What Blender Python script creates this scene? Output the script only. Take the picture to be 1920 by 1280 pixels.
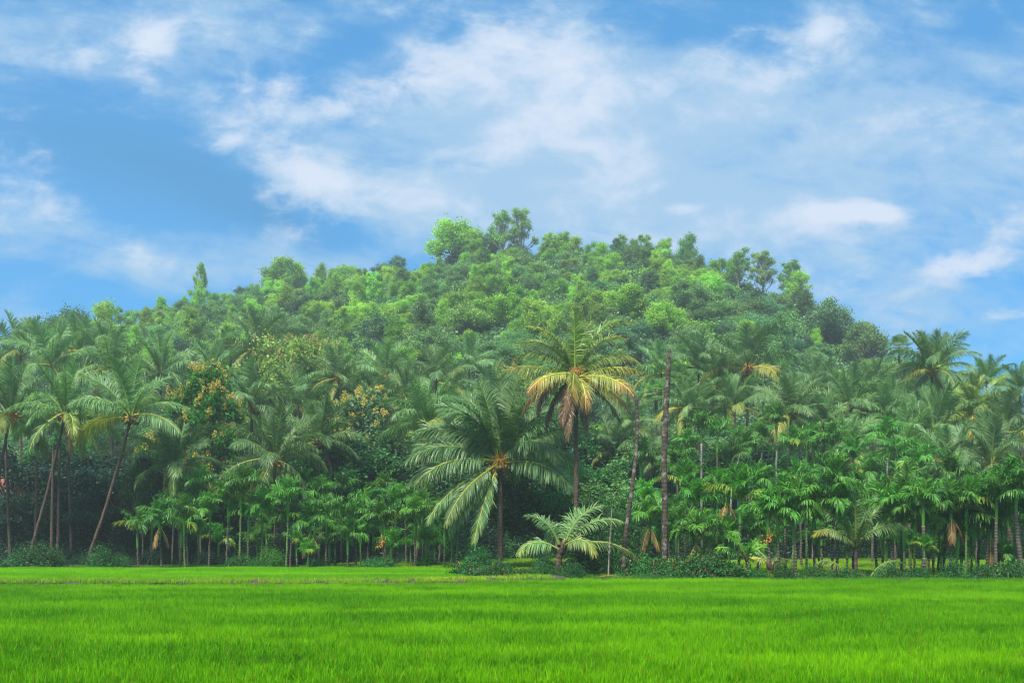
import bpy, math, random
import numpy as np
from mathutils import Vector, Matrix, Euler

R = math.radians
PI = math.pi
for o in list(bpy.data.objects):
    bpy.data.objects.remove(o)
SC = bpy.context.scene
COL = SC.collection

# ------------------------------------------------------------------ camera
F = 1867.0          # focal length in pixels of the 1920 px wide photograph
HY = 1005.0         # height of the horizon line in the photograph
CZ = 2.0            # eye height
cam_d = bpy.data.cameras.new('camera')
cam = bpy.data.objects.new('camera', cam_d)
COL.objects.link(cam)
cam.location = (0, 0, CZ)
cam.rotation_euler = (R(90), 0, 0)
cam_d.sensor_width = 36
cam_d.lens = 36 * F / 1920
cam_d.shift_y = (HY - 640) / 1920
cam_d.clip_start = 0.1
cam_d.clip_end = 9000
SC.camera = cam

# ------------------------------------------------------------------ light
EXPOSURE = 0.68
SUN_EL, SUN_AZ = 57, -152          # azimuth measured from +Y (view direction) clockwise: behind the camera, left
SUN_STRENGTH = 4.2
SKY_STRENGTH = 0.12
HAZE = 0.0007

sun_d = bpy.data.lights.new('sun', 'SUN')
sun_d.energy = SUN_STRENGTH
sun_d.angle = R(10)
sun_d.color = (1.0, 0.95, 0.86)
sun = bpy.data.objects.new('sun', sun_d)
COL.objects.link(sun)
sd = Vector((math.sin(R(SUN_AZ)) * math.cos(R(SUN_EL)), math.cos(R(SUN_AZ)) * math.cos(R(SUN_EL)), math.sin(R(SUN_EL))))
sun.rotation_euler = sd.to_track_quat('Z', 'Y').to_euler()

SC.view_settings.view_transform = 'Standard'
SC.view_settings.look = 'None'
SC.view_settings.exposure = EXPOSURE
SC.view_settings.gamma = 1
SC.render.engine = 'CYCLES'
SC.cycles.use_denoising = True
SC.cycles.use_adaptive_sampling = False
SC.cycles.max_bounces = 6
SC.cycles.diffuse_bounces = 3
SC.cycles.glossy_bounces = 2
SC.cycles.transmission_bounces = 4
SC.cycles.transparent_max_bounces = 4
SC.cycles.volume_bounces = 1
SC.cycles.sample_clamp_indirect = 4
SC.cycles.filter_width = 1.15


class NT:
    """small helper to write node trees"""
    def __init__(s, tree):
        s.t = tree

    def n(s, kind, **kw):
        nd = s.t.nodes.new(kind)
        for k, v in kw.items():
            setattr(nd, k, v)
        return nd

    def put(s, sock, v):
        if isinstance(v, bpy.types.NodeSocket):
            s.t.links.new(v, sock)
        elif v is not None:
            if isinstance(v, (tuple, list)) and len(v) == 3 and sock.type == 'RGBA':
                v = (*v, 1)
            sock.default_value = v

    def m(s, op, a, b=None, c=None, clamp=False):
        nd = s.n('ShaderNodeMath', operation=op, use_clamp=clamp)
        for i, v in enumerate((a, b, c)):
            s.put(nd.inputs[i], v)
        return nd.outputs[0]

    def vm(s, op, a, b=None):
        nd = s.n('ShaderNodeVectorMath', operation=op)
        s.put(nd.inputs[0], a)
        if b is not None:
            s.put(nd.inputs[1], b)
        return nd.outputs[0]

    def mix(s, f, a, b, mode='MIX'):
        nd = s.n('ShaderNodeMix', data_type='RGBA', blend_type=mode)
        s.put(nd.inputs[0], f)
        s.put(nd.inputs[6], a)
        s.put(nd.inputs[7], b)
        return nd.outputs[2]

    def ramp(s, f, stops, interp='LINEAR'):
        nd = s.n('ShaderNodeValToRGB')
        cr = nd.color_ramp
        cr.interpolation = interp
        while len(cr.elements) < len(stops):
            cr.elements.new(0.5)
        for e, (p, c) in zip(cr.elements, stops):
            e.position = p
            e.color = (*c, 1) if len(c) == 3 else c
        s.put(nd.inputs[0], f)
        return nd.outputs[0]

    def sstep(s, x, lo, hi):
        nd = s.n('ShaderNodeMapRange', interpolation_type='SMOOTHSTEP')
        s.put(nd.inputs[0], x)
        nd.inputs[1].default_value = lo
        nd.inputs[2].default_value = hi
        return nd.outputs[0]

    def noise(s, vec, scale, detail=4, rough=0.55, dist=0.0):
        nd = s.n('ShaderNodeTexNoise')
        if vec is not None:
            s.put(nd.inputs['Vector'], vec)
        nd.inputs['Scale'].default_value = scale
        nd.inputs['Detail'].default_value = detail
        nd.inputs['Roughness'].default_value = rough
        nd.inputs['Distortion'].default_value = dist
        return nd.outputs[0]


# ------------------------------------------------------------------ sky with broken cloud
world = bpy.data.worlds.new('World')
SC.world = world
world.use_nodes = True
wt = world.node_tree
wt.nodes.clear()
W = NT(wt)
bg = W.n('ShaderNodeBackground')
bg.inputs[1].default_value = SKY_STRENGTH
wo = W.n('ShaderNodeOutputWorld')
wt.links.new(bg.outputs[0], wo.inputs[0])
sky = W.n('ShaderNodeTexSky', sky_type='NISHITA')
sky.sun_disc = False
sky.sun_elevation = R(SUN_EL)
sky.sun_rotation = R(SUN_AZ)
sky.air_density = 1.0
sky.dust_density = 0.6
sky.ozone_density = 2.5
tc = W.n('ShaderNodeTexCoord')
sp = W.n('ShaderNodeSeparateXYZ')
wt.links.new(tc.outputs['Generated'], sp.inputs[0])
dx, dy, dz = sp.outputs
ay = W.m('MAXIMUM', W.m('ABSOLUTE', dy), 0.06)
su = W.m('DIVIDE', dx, ay)
sv = W.m('DIVIDE', dz, ay)
uv = W.n('ShaderNodeCombineXYZ')
W.put(uv.inputs[0], su)
W.put(uv.inputs[1], W.m('MULTIPLY', sv, 1.7))
W.put(uv.inputs[2], W.m('MULTIPLY', dy, 0.35))
uvv = uv.outputs[0]


def blob(px, py, rx, ry, ang, wgt):
    """a soft elliptical cloud bank centred on a bearing and a height above the horizon"""
    u0, v0 = (px - 960) / F, (HY - py) / F
    a = R(ang)
    du = W.m('SUBTRACT', su, u0)
    dv = W.m('SUBTRACT', sv, v0)
    p = W.m('MULTIPLY_ADD', du, math.cos(a) * F / rx, W.m('MULTIPLY', dv, math.sin(a) * F / rx))
    q = W.m('MULTIPLY_ADD', du, -math.sin(a) * F / ry, W.m('MULTIPLY', dv, math.cos(a) * F / ry))
    d2 = W.m('MULTIPLY_ADD', p, p, W.m('MULTIPLY', q, q))
    return W.m('MULTIPLY', W.m('POWER', 2.718, W.m('MULTIPLY', d2, -0.8)), wgt)


def sumup(lst):
    acc = None
    for b in lst:
        v = blob(*b)
        acc = v if acc is None else W.m('ADD', acc, v)
    return acc


VEIL = [(90, 60, 330, 110, 5, .55), (430, 150, 260, 130, 0, .45), (950, 150, 330, 130, 25, .78), (1080, 290, 270, 120, 10, .82), (1700, 330, 300, 90, 5, .35),
        (640, 350, 260, 60, -22, .65), (1150, 400, 260, 80, -10, .55), (1600, 180, 430, 150, 5, .8), (150, 470, 330, 48, -17, .55),
        (470, 470, 220, 38, -8, .5), (350, 500, 140, 45, 0, .4), (1500, 400, 300, 60, 5, .45), (1750, 610, 260, 100, 0, .4), (1820, 480, 160, 70, 0, .4),
        (20, 595, 60, 26, 0, .5), (1340, 345, 160, 34, 5, .35), (640, 505, 80, 24, 20, .5), (1500, 560, 120, 40, 30, .35),
        (230, 285, 300, 72, -14, -.62), (480, 385, 150, 36, -24, -.5), (1270, 50, 170, 34, -8, -.6), (650, 90, 160, 26, 30, -.35),
        (1420, 335, 110, 15, -6, -.4), (630, 430, 120, 26, -25, -.45), (1880, 15, 90, 40, 0, -.5), (140, 540, 240, 40, -10, -.3), (1080, 225, 160, 12, 22, -.35)]
BRIGHT = [(290, 60, 50, 36, 0, .9), (275, 145, 44, 60, 10, .6), (530, 150, 80, 40, 0, .75), (860, 110, 170, 50, 25, .75), (1040, 110, 120, 60, 10, .6), (1030, 225, 190, 42, 22, .85),
          (1150, 360, 90, 90, 0, .7), (560, 310, 120, 34, -28, .8), (700, 180, 120, 30, 20, .55), (900, 300, 90, 20, 0, .5), (1600, 396, 95, 20, 2, 1.5), (1275, 390, 30, 11, 0, .9), (1650, 405, 60, 10, -4, .5),
          (1805, 500, 72, 28, 10, 1.4), (1900, 430, 60, 28, 0, .45), (1590, 530, 50, 22, 30, .4), (290, 490, 100, 16, -20, .4),
          (740, 350, 130, 40, -15, .6), (1480, 110, 220, 50, 20, .4), (1700, 230, 220, 50, 5, .35), (1480, 440, 130, 22, 0, .4), (420, 200, 120, 50, 0, .4), (120, 110, 140, 40, 5, .4), (1880, 590, 40, 16, 0, .5), (430, 270, 30, 20, -30, .3), (1240, 480, 60, 30, 0, .3)]
warp = W.noise(uvv, 3.2, 5, .55, 0.0)
n1 = W.noise(uvv, 6.0, 10, .6, 0.35)
n2 = W.noise(uvv, 17.0, 8, .62, 0.3)
stq = W.n('ShaderNodeVectorRotate', rotation_type='Z_AXIS')
W.put(stq.inputs['Vector'], uvv)
stq.inputs['Angle'].default_value = R(20)
stm = W.vm('MULTIPLY', stq.outputs[0], (1.0, 3.2, 1.0))
n3 = W.noise(stm, 5.0, 7, .6, 0.9)
back = W.m('MULTIPLY', W.sstep(dy, 0.25, -0.1), 0.45)
high = W.m('MULTIPLY', W.sstep(dz, 0.5, 0.9), 0.4)
vm_ = W.m('ADD', sumup(VEIL), W.m('ADD', back, high))
vv = W.m('ADD', vm_, W.m('ADD', W.m('MULTIPLY', W.m('SUBTRACT', n1, .5), 2.7), W.m('ADD', W.m('MULTIPLY', W.m('SUBTRACT', n2, .5), 1.4), W.m('MULTIPLY', W.m('SUBTRACT', n3, .5), 1.2))))
veil = W.sstep(vv, -0.2, 1.1)
bb = W.m('ADD', sumup(BRIGHT), W.m('ADD', W.m('MULTIPLY', W.m('SUBTRACT', n1, .5), 2.6), W.m('MULTIPLY', W.m('SUBTRACT', n2, .5), 2.2)))
bright = W.sstep(bb, 0.12, 1.3)
blue = W.mix(1.0, sky.outputs[0], (0.33, .9, 1.25), 'MULTIPLY')
blue = W.mix(0.6, blue, (0.36, 1.8, 3.6))
deep = W.m('ADD', blob(240, 290, 300, 75, -14, .9), blob(480, 395, 160, 40, -24, .6), )
blue = W.mix(W.m('MINIMUM', deep, 1.0), blue, (.36, 1.7, 3.5))
c1 = W.mix(W.m('MULTIPLY', veil, 0.86), blue, (2.2, 3.3, 4.45))
c2 = W.mix(W.m('MULTIPLY', bright, 0.92), c1, (3.9, 4.3, 5.05))
W.put(bg.inputs[0], c2)
world.cycles.sampling_method = 'MANUAL'
world.cycles.sample_map_resolution = 512


# ------------------------------------------------------------------ terrain
CREST = [(-700, 900), (-300, 790), (0, 690), (60, 672), (150, 652), (200, 634), (300, 606), (370, 594), (450, 584), (540, 564), (640, 558), (700, 552),
         (760, 532), (830, 510), (900, 498), (960, 494), (1050, 492), (1100, 494), (1170, 496), (1240, 504), (1300, 514), (1340, 532),
         (1400, 552), (1500, 575), (1540, 615), (1600, 650), (1650, 685), (1700, 712), (1760, 745), (1850, 810), (1950, 870), (2100, 950), (2500, 1005)]
_cp = np.array([c[0] for c in CREST], float)
_cy = np.array([c[1] for c in CREST], float)
_yc = np.interp(_cp, [0, 400, 1000, 1400, 1700, 2500], [225, 235, 225, 195, 165, 150])
_cx = (_cp - 960) / F * _yc
_ch = (HY - _cy) / F * _yc + CZ
_rs = np.random.RandomState(5)
_ph = _rs.rand(40) * 6.28
_kx = _rs.randn(40)
_ky = _rs.randn(40)


def wob(x, y, s):
    v = 0
    for i in range(12):
        v = v + np.sin((x * _kx[i] + y * _ky[i]) / s + _ph[i])
    return v / 5.0


def terr(x, y):
    x = np.asarray(x, float)
    y = np.asarray(y, float)
    yc = np.interp(x, _cx, _yc)
    # the hill narrows towards its foot on both sides
    k = np.clip(yc / np.maximum(y, 86.0), 1, 3) ** .85
    h = np.interp(x * k, _cx, _ch)
    h = np.where((x * k < _cx[0]) | (x * k > _cx[-1]), 2, h)
    yf = 86.0
    u = np.clip((y - yf) / (yc - yf), 0, 1)
    s = .35 * np.sin(PI / 2 * u) + .65 * u ** 1.15
    b = np.clip((y - yc) / 150, 0, 1)
    s = np.where(y > yc, 0.5 + 0.5 * np.cos(PI * b), s)
    z = np.maximum(h, 0) * s
    z = z + wob(x, y, 14) * 1.1 * np.clip((y - 95) / 40, 0, 1) * (s > 0)
    z = z + wob(x, y, 3.0) * 0.05 * np.clip((y - 30) / 20, 0, 1)
    return z


def T(x, y):
    return float(terr(x, y))


def at(px, py, Y):
    return Vector(((px - 960) / F * Y, Y, (HY - py) / F * Y + CZ))


def gx(px, Y):
    return (px - 960) / F * Y


# ------------------------------------------------------------------ mesh building
class MB:
    def __init__(s):
        s.v = []; s.f = []; s.mi = []; s.age = []; s.rnd = []; s.nv = 0; s.sm = []

    def add(s, V, Q, mat=0, age=0.0, rnd=0.5, smooth=False):
        V = np.asarray(V, float).reshape(-1, 3)
        Q = np.asarray(Q, int).reshape(-1, 4)
        s.v.append(V)
        s.f.append(Q + s.nv)
        s.mi.append(np.full(len(Q), mat, int))
        s.sm.append(np.full(len(Q), smooth, bool))
        s.age.append(np.broadcast_to(np.asarray(age, float), (len(V),)).copy())
        s.rnd.append(np.broadcast_to(np.asarray(rnd, float), (len(V),)).copy())
        s.nv += len(V)

    def mesh(s, name, mats):
        V = np.concatenate(s.v); Q = np.concatenate(s.f)
        me = bpy.data.meshes.new(name)
        me.vertices.add(len(V))
        me.vertices.foreach_set('co', V.astype(np.float32).ravel())
        me.loops.add(len(Q) * 4)
        me.loops.foreach_set('vertex_index', Q.astype(np.int32).ravel())
        me.polygons.add(len(Q))
        me.polygons.foreach_set('loop_start', np.arange(0, len(Q) * 4, 4, dtype=np.int32))
        me.polygons.foreach_set('loop_total', np.full(len(Q), 4, dtype=np.int32))
        me.polygons.foreach_set('material_index', np.concatenate(s.mi).astype(np.int32))
        me.polygons.foreach_set('use_smooth', np.concatenate(s.sm))
        for nm, arr in (('age', s.age), ('rnd', s.rnd)):
            a = me.attributes.new(nm, 'FLOAT', 'POINT')
            a.data.foreach_set('value', np.concatenate(arr).astype(np.float32))
        for m in (mats if isinstance(mats, (list, tuple)) else [mats]):
            me.materials.append(m)
        me.update(calc_edges=True)
        me.validate()
        return me


def ob(name, me, parent=None, loc=(0, 0, 0), rot=(0, 0, 0), scl=(1, 1, 1)):
    o = bpy.data.objects.new(name, me)
    COL.objects.link(o)
    o.parent = parent
    o.location = loc
    o.rotation_euler = rot
    o.scale = (scl, scl, scl) if isinstance(scl, (int, float)) else scl
    return o


def tube(mb, pts, rad, n=7, mat=0, age=0.0, rnd=0.5, smooth=True, cap=True):
    P = np.asarray(pts, float)
    rad = np.broadcast_to(np.asarray(rad, float), (len(P),))
    Tn = np.gradient(P, axis=0)
    Tn /= np.linalg.norm(Tn, axis=1)[:, None] + 1e-9
    ref = np.array([1.0, 0, 0]) if abs(Tn[0][0]) < .8 else np.array([0, 1.0, 0])
    A = np.cross(Tn, ref); A /= np.linalg.norm(A, axis=1)[:, None] + 1e-9
    B = np.cross(Tn, A)
    th = np.arange(n) / n * 2 * PI
    V = P[:, None] + rad[:, None, None] * (np.cos(th)[None, :, None] * A[:, None] + np.sin(th)[None, :, None] * B[:, None])
    q = []
    for i in range(len(P) - 1):
        for j in range(n):
            a = i * n + j; b = i * n + (j + 1) % n
            q.append((a, b, b + n, a + n))
    V = V.reshape(-1, 3)
    if cap:
        c = len(V)
        V = np.vstack([V, P[-1][None], P[0][None]])
        for j in range(0, n, 2):
            k = (len(P) - 1) * n
            q.append((k + j, k + (j + 1) % n, k + (j + 2) % n, c))
            q.append((j, c + 1, (j + 2) % n, (j + 1) % n))
        age = age if np.isscalar(age) else np.concatenate([np.repeat(age, n), [age[-1], age[0]]])
    elif not np.isscalar(age):
        age = np.repeat(age, n)
    mb.add(V, q, mat, age, rnd, smooth)


def blobmesh(mb, c, r, rng, n=8, m=6, mat=0, age=0.0, rnd=0.5, bump=0.15):
    th = np.linspace(0.0, PI, m)
    ph = np.arange(n) / n * 2 * PI
    V = []
    for t in th:
        for p in ph:
            k = 1 + bump * (rng.rand() - .5) * (0 < t < PI)
            V.append((c[0] + r[0] * k * math.sin(t) * math.cos(p), c[1] + r[1] * k * math.sin(t) * math.sin(p), c[2] + r[2] * math.cos(t)))
    q = []
    for i in range(m - 1):
        for j in range(n):
            a = i * n + j; b = i * n + (j + 1) % n
            q.append((a, a + n, b + n, b))
    mb.add(V, q, mat, age, rnd, True)


def nrm(a):
    return a / (np.linalg.norm(a, axis=-1, keepdims=True) + 1e-9)


def frond(mb, rng, az, e0, bend, L, n=60, ll=0.85, lw=0.045, droop=0.5, age=0.0, tip=0.0, rise=0.25, base=(0, 0, 0), petiole=.16,
          segs=3, twist=0.0, rr=0.03, kind='coco', sidebend=0.0, tw2=0.0):
    """one pinnate palm frond: arched midrib and two ranks of strap leaflets"""
    M = 15
    t = np.linspace(0, 1, M)
    ang = R(e0) - R(bend) * t ** 1.45
    ds = L / (M - 1)
    azv = R(az) + R(sidebend) * t ** 1.5
    tone = rng.uniform(-.3, .3)
    st = np.stack([np.cos(ang) * np.cos(azv), np.cos(ang) * np.sin(azv), np.sin(ang)], 1) * ds
    P = np.cumsum(np.vstack([np.zeros(3), st[:-1]]), 0) + np.asarray(base, float)
    rib = age if (age > .3 or kind != 'coco') else max(age, min(.27, max(0, (30 - e0) / 80)))
    tube(mb, P, rr * (1.35 - 1.05 * t) + .004, 4, 1, np.clip(rib + tip * t ** 3 * .5, 0, 1), rng.rand(), cap=False)
    Tn = nrm(np.gradient(P, axis=0))
    lt = petiole + (1 - petiole) * (np.arange(n) + .5) / n
    for s in (-1, 1):
        tt = np.clip(lt + (rng.rand(n) - .5) * .6 / n, 0, 1)
        if kind == 'areca':
            tt = np.clip(petiole + (1 - petiole) * (np.round((tt - petiole) * 9) / 9 * .35 + (tt - petiole) * .65), 0, 1)
        pp = np.stack([np.interp(tt, t, P[:, k]) for k in range(3)], 1)
        tg = nrm(np.stack([np.interp(tt, t, Tn[:, k]) for k in range(3)], 1))
        az_ = np.interp(tt, t, azv)
        side = np.stack([-np.sin(az_), np.cos(az_), np.zeros(n)], 1)
        nm = nrm(np.cross(tg, side)) * -1
        nm = np.where(nm[:, 2:3] < -0.3, nm, nm)
        tw = R(twist) + R(tw2) * tt
        ct = np.cos(tw)[:, None]; sn = np.sin(tw)[:, None]
        sd_ = side * ct + np.cross(tg, side) * sn
        up = np.cross(sd_, tg)
        up = np.where(up[:, 2:3] < 0, -up, up)
        u_ = (tt - petiole) / (1 - petiole)
        if kind == 'coco':
            prof = np.clip(np.sin(PI * (0.16 + 0.76 * u_)), 0.05, 1) ** .75
            fw = R(22) + R(40) * u_
        else:
            prof = np.clip(np.sin(PI * (0.22 + 0.62 * u_)), 0.05, 1) ** .6
            fw = R(22) + R(45) * u_
        fw = fw + R(6) * rng.randn(n)
        l = ll * prof * (1 + .12 * rng.randn(n))
        d = nrm(s * sd_ * np.cos(fw)[:, None] + tg * np.sin(fw)[:, None] + up * (rise + .08 * rng.randn(n))[:, None])
        wv = nrm(tg - d * np.sum(tg * d, 1)[:, None])
        tilt = (R(25) * rng.randn(n))[:, None]
        wv = nrm(wv * np.cos(tilt) + np.cross(d, wv) * np.sin(tilt))
        dr = droop * (1 + .35 * rng.randn(n))[:, None]
        w = lw * (1 + .15 * rng.randn(n))[:, None] * (0.55 + .45 * prof[:, None])
        ws = [0.75, 1.0, .8, .12] if segs == 3 else [0.8, 1.0, .15]
        if kind == 'areca':
            ws = [0.35, 1.0, 1.05, .4]
        rows = []
        p = pp.copy()
        g = np.array([0, 0, -1.0])
        for k in range(segs + 1):
            rows.append(p - wv * w * ws[k] * .5)
            rows.append(p + wv * w * ws[k] * .5)
            if k < segs:
                dk = nrm(d + g * dr * (k + .4) / segs * 1.5)
                p = p + dk * (l / segs)[:, None]
        V = np.stack(rows, 1)                      # n, 2(segs+1), 3
        q = []
        for k in range(segs):
            q.append((2 * k, 2 * k + 1, 2 * k + 3, 2 * k + 2))
        q = np.array(q)
        Q = (np.arange(n) * 2 * (segs + 1))[:, None, None] + q[None]
        ag = np.clip(age + tip * np.clip((u_ - .3) / .7, 0, 1) ** 1.3 + .05 * rng.randn(n), 0, 1)
        ag = np.repeat(ag[:, None], 2 * (segs + 1), 1)
        ag = ag + (np.repeat(np.linspace(0, 1, segs + 1), 2)[None] ** 2) * .12 * (ag > .12)
        rn = np.repeat(np.clip(.5 + tone + .2 * rng.randn(n), 0, 1), 2 * (segs + 1))
        mb.add(V.reshape(-1, 3), Q.reshape(-1, 4), 0, np.clip(ag, 0, 1).ravel(), rn)


# ------------------------------------------------------------------ materials
def new_mat(name):
    m = bpy.data.materials.new(name)
    m.use_nodes = True
    m.node_tree.nodes.clear()
    return m, NT(m.node_tree)


def leaf_mat(name, dark, light, yellow=(0.32, 0.26, 0.02), brown=(0.16, 0.075, 0.03), trans=0.3, rough=.5, spec=.3, hue=.05, patch=0.0, orange=None):
    m, N = new_mat(name)
    a_rnd = N.n('ShaderNodeAttribute', attribute_name='rnd').outputs['Fac']
    a_age = N.n('ShaderNodeAttribute', attribute_name='age').outputs['Fac']
    oi = N.n('ShaderNodeObjectInfo').outputs['Random']
    f = N.m('ADD', N.m('MULTIPLY', a_rnd, .75), N.m('MULTIPLY', oi, .25))
    col = N.mix(f, dark, light)
    geo = N.n('ShaderNodeNewGeometry').outputs['Position']
    if patch:
        nz = N.noise(geo, patch, 3)
        col = N.mix(N.m('MULTIPLY', N.sstep(nz, .42, .68), .6), col, tuple(min(1, c * 1.5) for c in light))
    ramp = N.ramp(a_age, [(0.0, (0, 0, 0)), (.12, (0, 0, 0)), (.45, (1, 1, 1))])
    col = N.mix(ramp, col, yellow)
    if orange:
        col = N.mix(N.ramp(a_age, [(.4, (0, 0, 0)), (.62, (1, 1, 1))]), col, orange)
    col = N.mix(N.ramp(a_age, [(.6, (0, 0, 0)), (.85, (1, 1, 1))]), col, brown)
    hsv = N.n('ShaderNodeHueSaturation')
    N.put(hsv.inputs['Hue'], N.m('ADD', .5 - hue / 2, N.m('MULTIPLY', oi, hue)))
    N.put(hsv.inputs['Value'], N.m('ADD', .8, N.m('MULTIPLY', N.m('FRACT', N.m('MULTIPLY', oi, 7.31)), .42)))
    N.put(hsv.inputs['Color'], col)
    col = hsv.outputs[0]
    p = N.n('ShaderNodeBsdfPrincipled')
    N.put(p.inputs['Base Color'], col)
    p.inputs['Roughness'].default_value = rough
    p.inputs['Specular IOR Level'].default_value = spec
    tr = N.n('ShaderNodeBsdfTranslucent')
    N.put(tr.inputs[0], N.mix(1.0, col, (1.15, 1.2, .7), 'MULTIPLY'))
    ms = N.n('ShaderNodeMixShader')
    ms.inputs[0].default_value = trans
    N.put(ms.inputs[1], p.outputs[0])
    N.put(ms.inputs[2], tr.outputs[0])
    o = N.n('ShaderNodeOutputMaterial')
    N.put(o.inputs[0], ms.outputs[0])
    return m


def bark_mat(name, c1, c2, rings=0.0, ring_col=None, scale=8, lichen=None, rough=.85):
    m, N = new_mat(name)
    tcx = N.n('ShaderNodeTexCoord').outputs['Object']
    st = N.vm('MULTIPLY', tcx, (1, 1, .35))
    nz = N.noise(st, scale, 6, .65)
    col = N.mix(N.sstep(nz, .35, .65), c1, c2)
    h = nz
    if rings:
        s = N.n('ShaderNodeSeparateXYZ')
        N.put(s.inputs[0], tcx)
        zz = N.m('ADD', s.outputs[2], N.m('MULTIPLY', N.noise(tcx, 1.5, 2), .12))
        w = N.m('FRACT', N.m('MULTIPLY', zz, rings))
        rg = N.m('LESS_THAN', w, .22)
        if ring_col:
            col = N.mix(N.m('MULTIPLY', rg, .75), col, ring_col)
        h = N.m('SUBTRACT', nz, N.m('MULTIPLY', rg, .6))
    if lichen:
        l2 = N.noise(tcx, 3.1, 5, .7)
        col = N.mix(N.m('MULTIPLY', N.sstep(l2, .52, .62), .7), col, lichen)
    b = N.n('ShaderNodeBump')
    b.inputs['Strength'].default_value = .6
    b.inputs['Distance'].default_value = .03
    N.put(b.inputs['Height'], h)
    p = N.n('ShaderNodeBsdfPrincipled')
    N.put(p.inputs['Base Color'], col)
    p.inputs['Roughness'].default_value = rough
    N.put(p.inputs['Normal'], b.outputs[0])
    o = N.n('ShaderNodeOutputMaterial')
    N.put(o.inputs[0], p.outputs[0])
    return m


def simple_mat(name, c1, c2, scale=6, rough=.7, spec=.3):
    m, N = new_mat(name)
    tcx = N.n('ShaderNodeTexCoord').outputs['Object']
    col = N.mix(N.sstep(N.noise(tcx, scale, 5), .35, .65), c1, c2)
    p = N.n('ShaderNodeBsdfPrincipled')
    N.put(p.inputs['Base Color'], col)
    p.inputs['Roughness'].default_value = rough
    p.inputs['Specular IOR Level'].default_value = spec
    o = N.n('ShaderNodeOutputMaterial')
    N.put(o.inputs[0], p.outputs[0])
    return m


M_coco = leaf_mat('coconut_leaf', (0.06, 0.165, 0.05), (0.28, 0.48, 0.16), yellow=(.42, .40, .05), trans=.36, rough=.42, spec=.45, hue=.03)
M_cocoY = leaf_mat('yellowing_leaf', (0.09, 0.19, 0.03), (0.32, 0.44, 0.08), yellow=(.44, .38, .07), orange=(.42, .25, .08), brown=(.20, .125, .06), trans=.3, rough=.4, spec=.5, hue=.01)
M_rach = leaf_mat('midrib', (.16, .24, .04), (.26, .34, .06), yellow=(.75, .60, .05), brown=(.2, .1, .04), trans=0.05, rough=.45, hue=.01)
M_areca = leaf_mat('areca_leaf', (0.022, 0.13, 0.02), (0.15, 0.41, 0.04), yellow=(.42, .40, .03), trans=.3, rough=.42, spec=.35, hue=.03)
M_arecaL = leaf_mat('pale_areca_leaf', (0.05, 0.24, 0.02), (0.12, 0.42, 0.03), yellow=(.5, .45, .03), trans=.35, rough=.4, spec=.45, hue=.02)
M_arecaS = leaf_mat('crownshaft_skin', (.06, .22, .03), (.12, .32, .04), trans=0.05, rough=.35, hue=.02)
M_tree = {
    'light': leaf_mat('light_leaf', (0.12, 0.28, 0.03), (0.34, 0.57, 0.07), trans=.35, hue=.04, patch=.16),
    'mid': leaf_mat('mid_leaf', (0.07, 0.18, 0.05), (0.21, 0.38, 0.11), trans=.3, hue=.05, patch=.13),
    'dark': leaf_mat('dark_leaf', (0.045, 0.12, 0.055), (0.13, 0.27, 0.10), trans=.25, hue=.05, patch=.1),
    'olive': leaf_mat('olive_leaf', (0.11, 0.24, 0.04), (0.30, 0.46, 0.09), trans=.3, hue=.05, patch=.15),
    'deep': leaf_mat('shade_darkened_leaf', (0.008, 0.035, 0.016), (0.022, 0.07, 0.026), trans=.2, hue=.04),  # near-black green: shade inside the palm belt is put into the leaf colour
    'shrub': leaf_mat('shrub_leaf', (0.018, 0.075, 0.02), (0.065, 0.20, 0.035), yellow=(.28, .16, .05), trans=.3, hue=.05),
    'fresh': leaf_mat('fresh_leaf', (0.03, 0.17, 0.02), (0.10, 0.38, 0.03), trans=.35, hue=.03),
}
M_blos = leaf_mat('blossom', (.40, .31, .05), (.60, .44, .09), trans=.3, hue=.02)
M_blosO = leaf_mat('young_leaf_flush', (.34, .30, .07), (.60, .42, .13), trans=.3, hue=.02)
M_bark = bark_mat('bark', (.05, .035, .025), (.12, .09, .065), lichen=(.22, .24, .2))
M_barkpale = bark_mat('pale_bark', (.22, .20, .16), (.36, .33, .27), scale=4)
M_cocobark = bark_mat('palm_trunk_bark', (.06, .036, .022), (.15, .09, .055), rings=6.0, ring_col=(.03, .02, .018), scale=7)
M_deadbark = bark_mat('dead_trunk_bark', (.035, .022, .015), (.085, .055, .036), rings=5.0, ring_col=(.13, .105, .08), scale=9, lichen=(.33, .29, .24))
M_arecabark = bark_mat('areca_bark', (.045, .036, .026), (.10, .075, .05), rings=7.0, ring_col=(.26, .24, .17), scale=5)
M_arecabarkG = bark_mat('green_areca_bark', (.05, .11, .02), (.11, .2, .035), rings=6.0, ring_col=(.26, .30, .14), scale=5)
M_arecabarkW = bark_mat('grey_areca_bark', (.2, .18, .15), (.38, .36, .31), rings=5.0, ring_col=(.1, .08, .06), scale=5)
M_nut = simple_mat('coconut_skin', (.12, .10, .02), (.28, .17, .04), 3, .5)
M_nutO = simple_mat('orange_coconut_skin', (.4, .13, .03), (.55, .22, .05), 3, .5)
M_spathe = simple_mat('dry_spathe', (.22, .09, .03), (.42, .18, .06), 5, .8)
M_base = simple_mat('leaf_base_fibre', (.06, .04, .025), (.16, .11, .06), 7, .9)
M_flower = simple_mat('flower_stalk', (.42, .20, .03), (.6, .34, .06), 6, .7)
M_stake = simple_mat('weathered_stick', (.2, .15, .12), (.4, .34, .28), 6, .9)
M_fern = leaf_mat('creeper_leaf', (0.015, 0.09, 0.018), (0.05, 0.22, 0.03), yellow=(.35, .12, .06), trans=.3, hue=.03)

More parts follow.
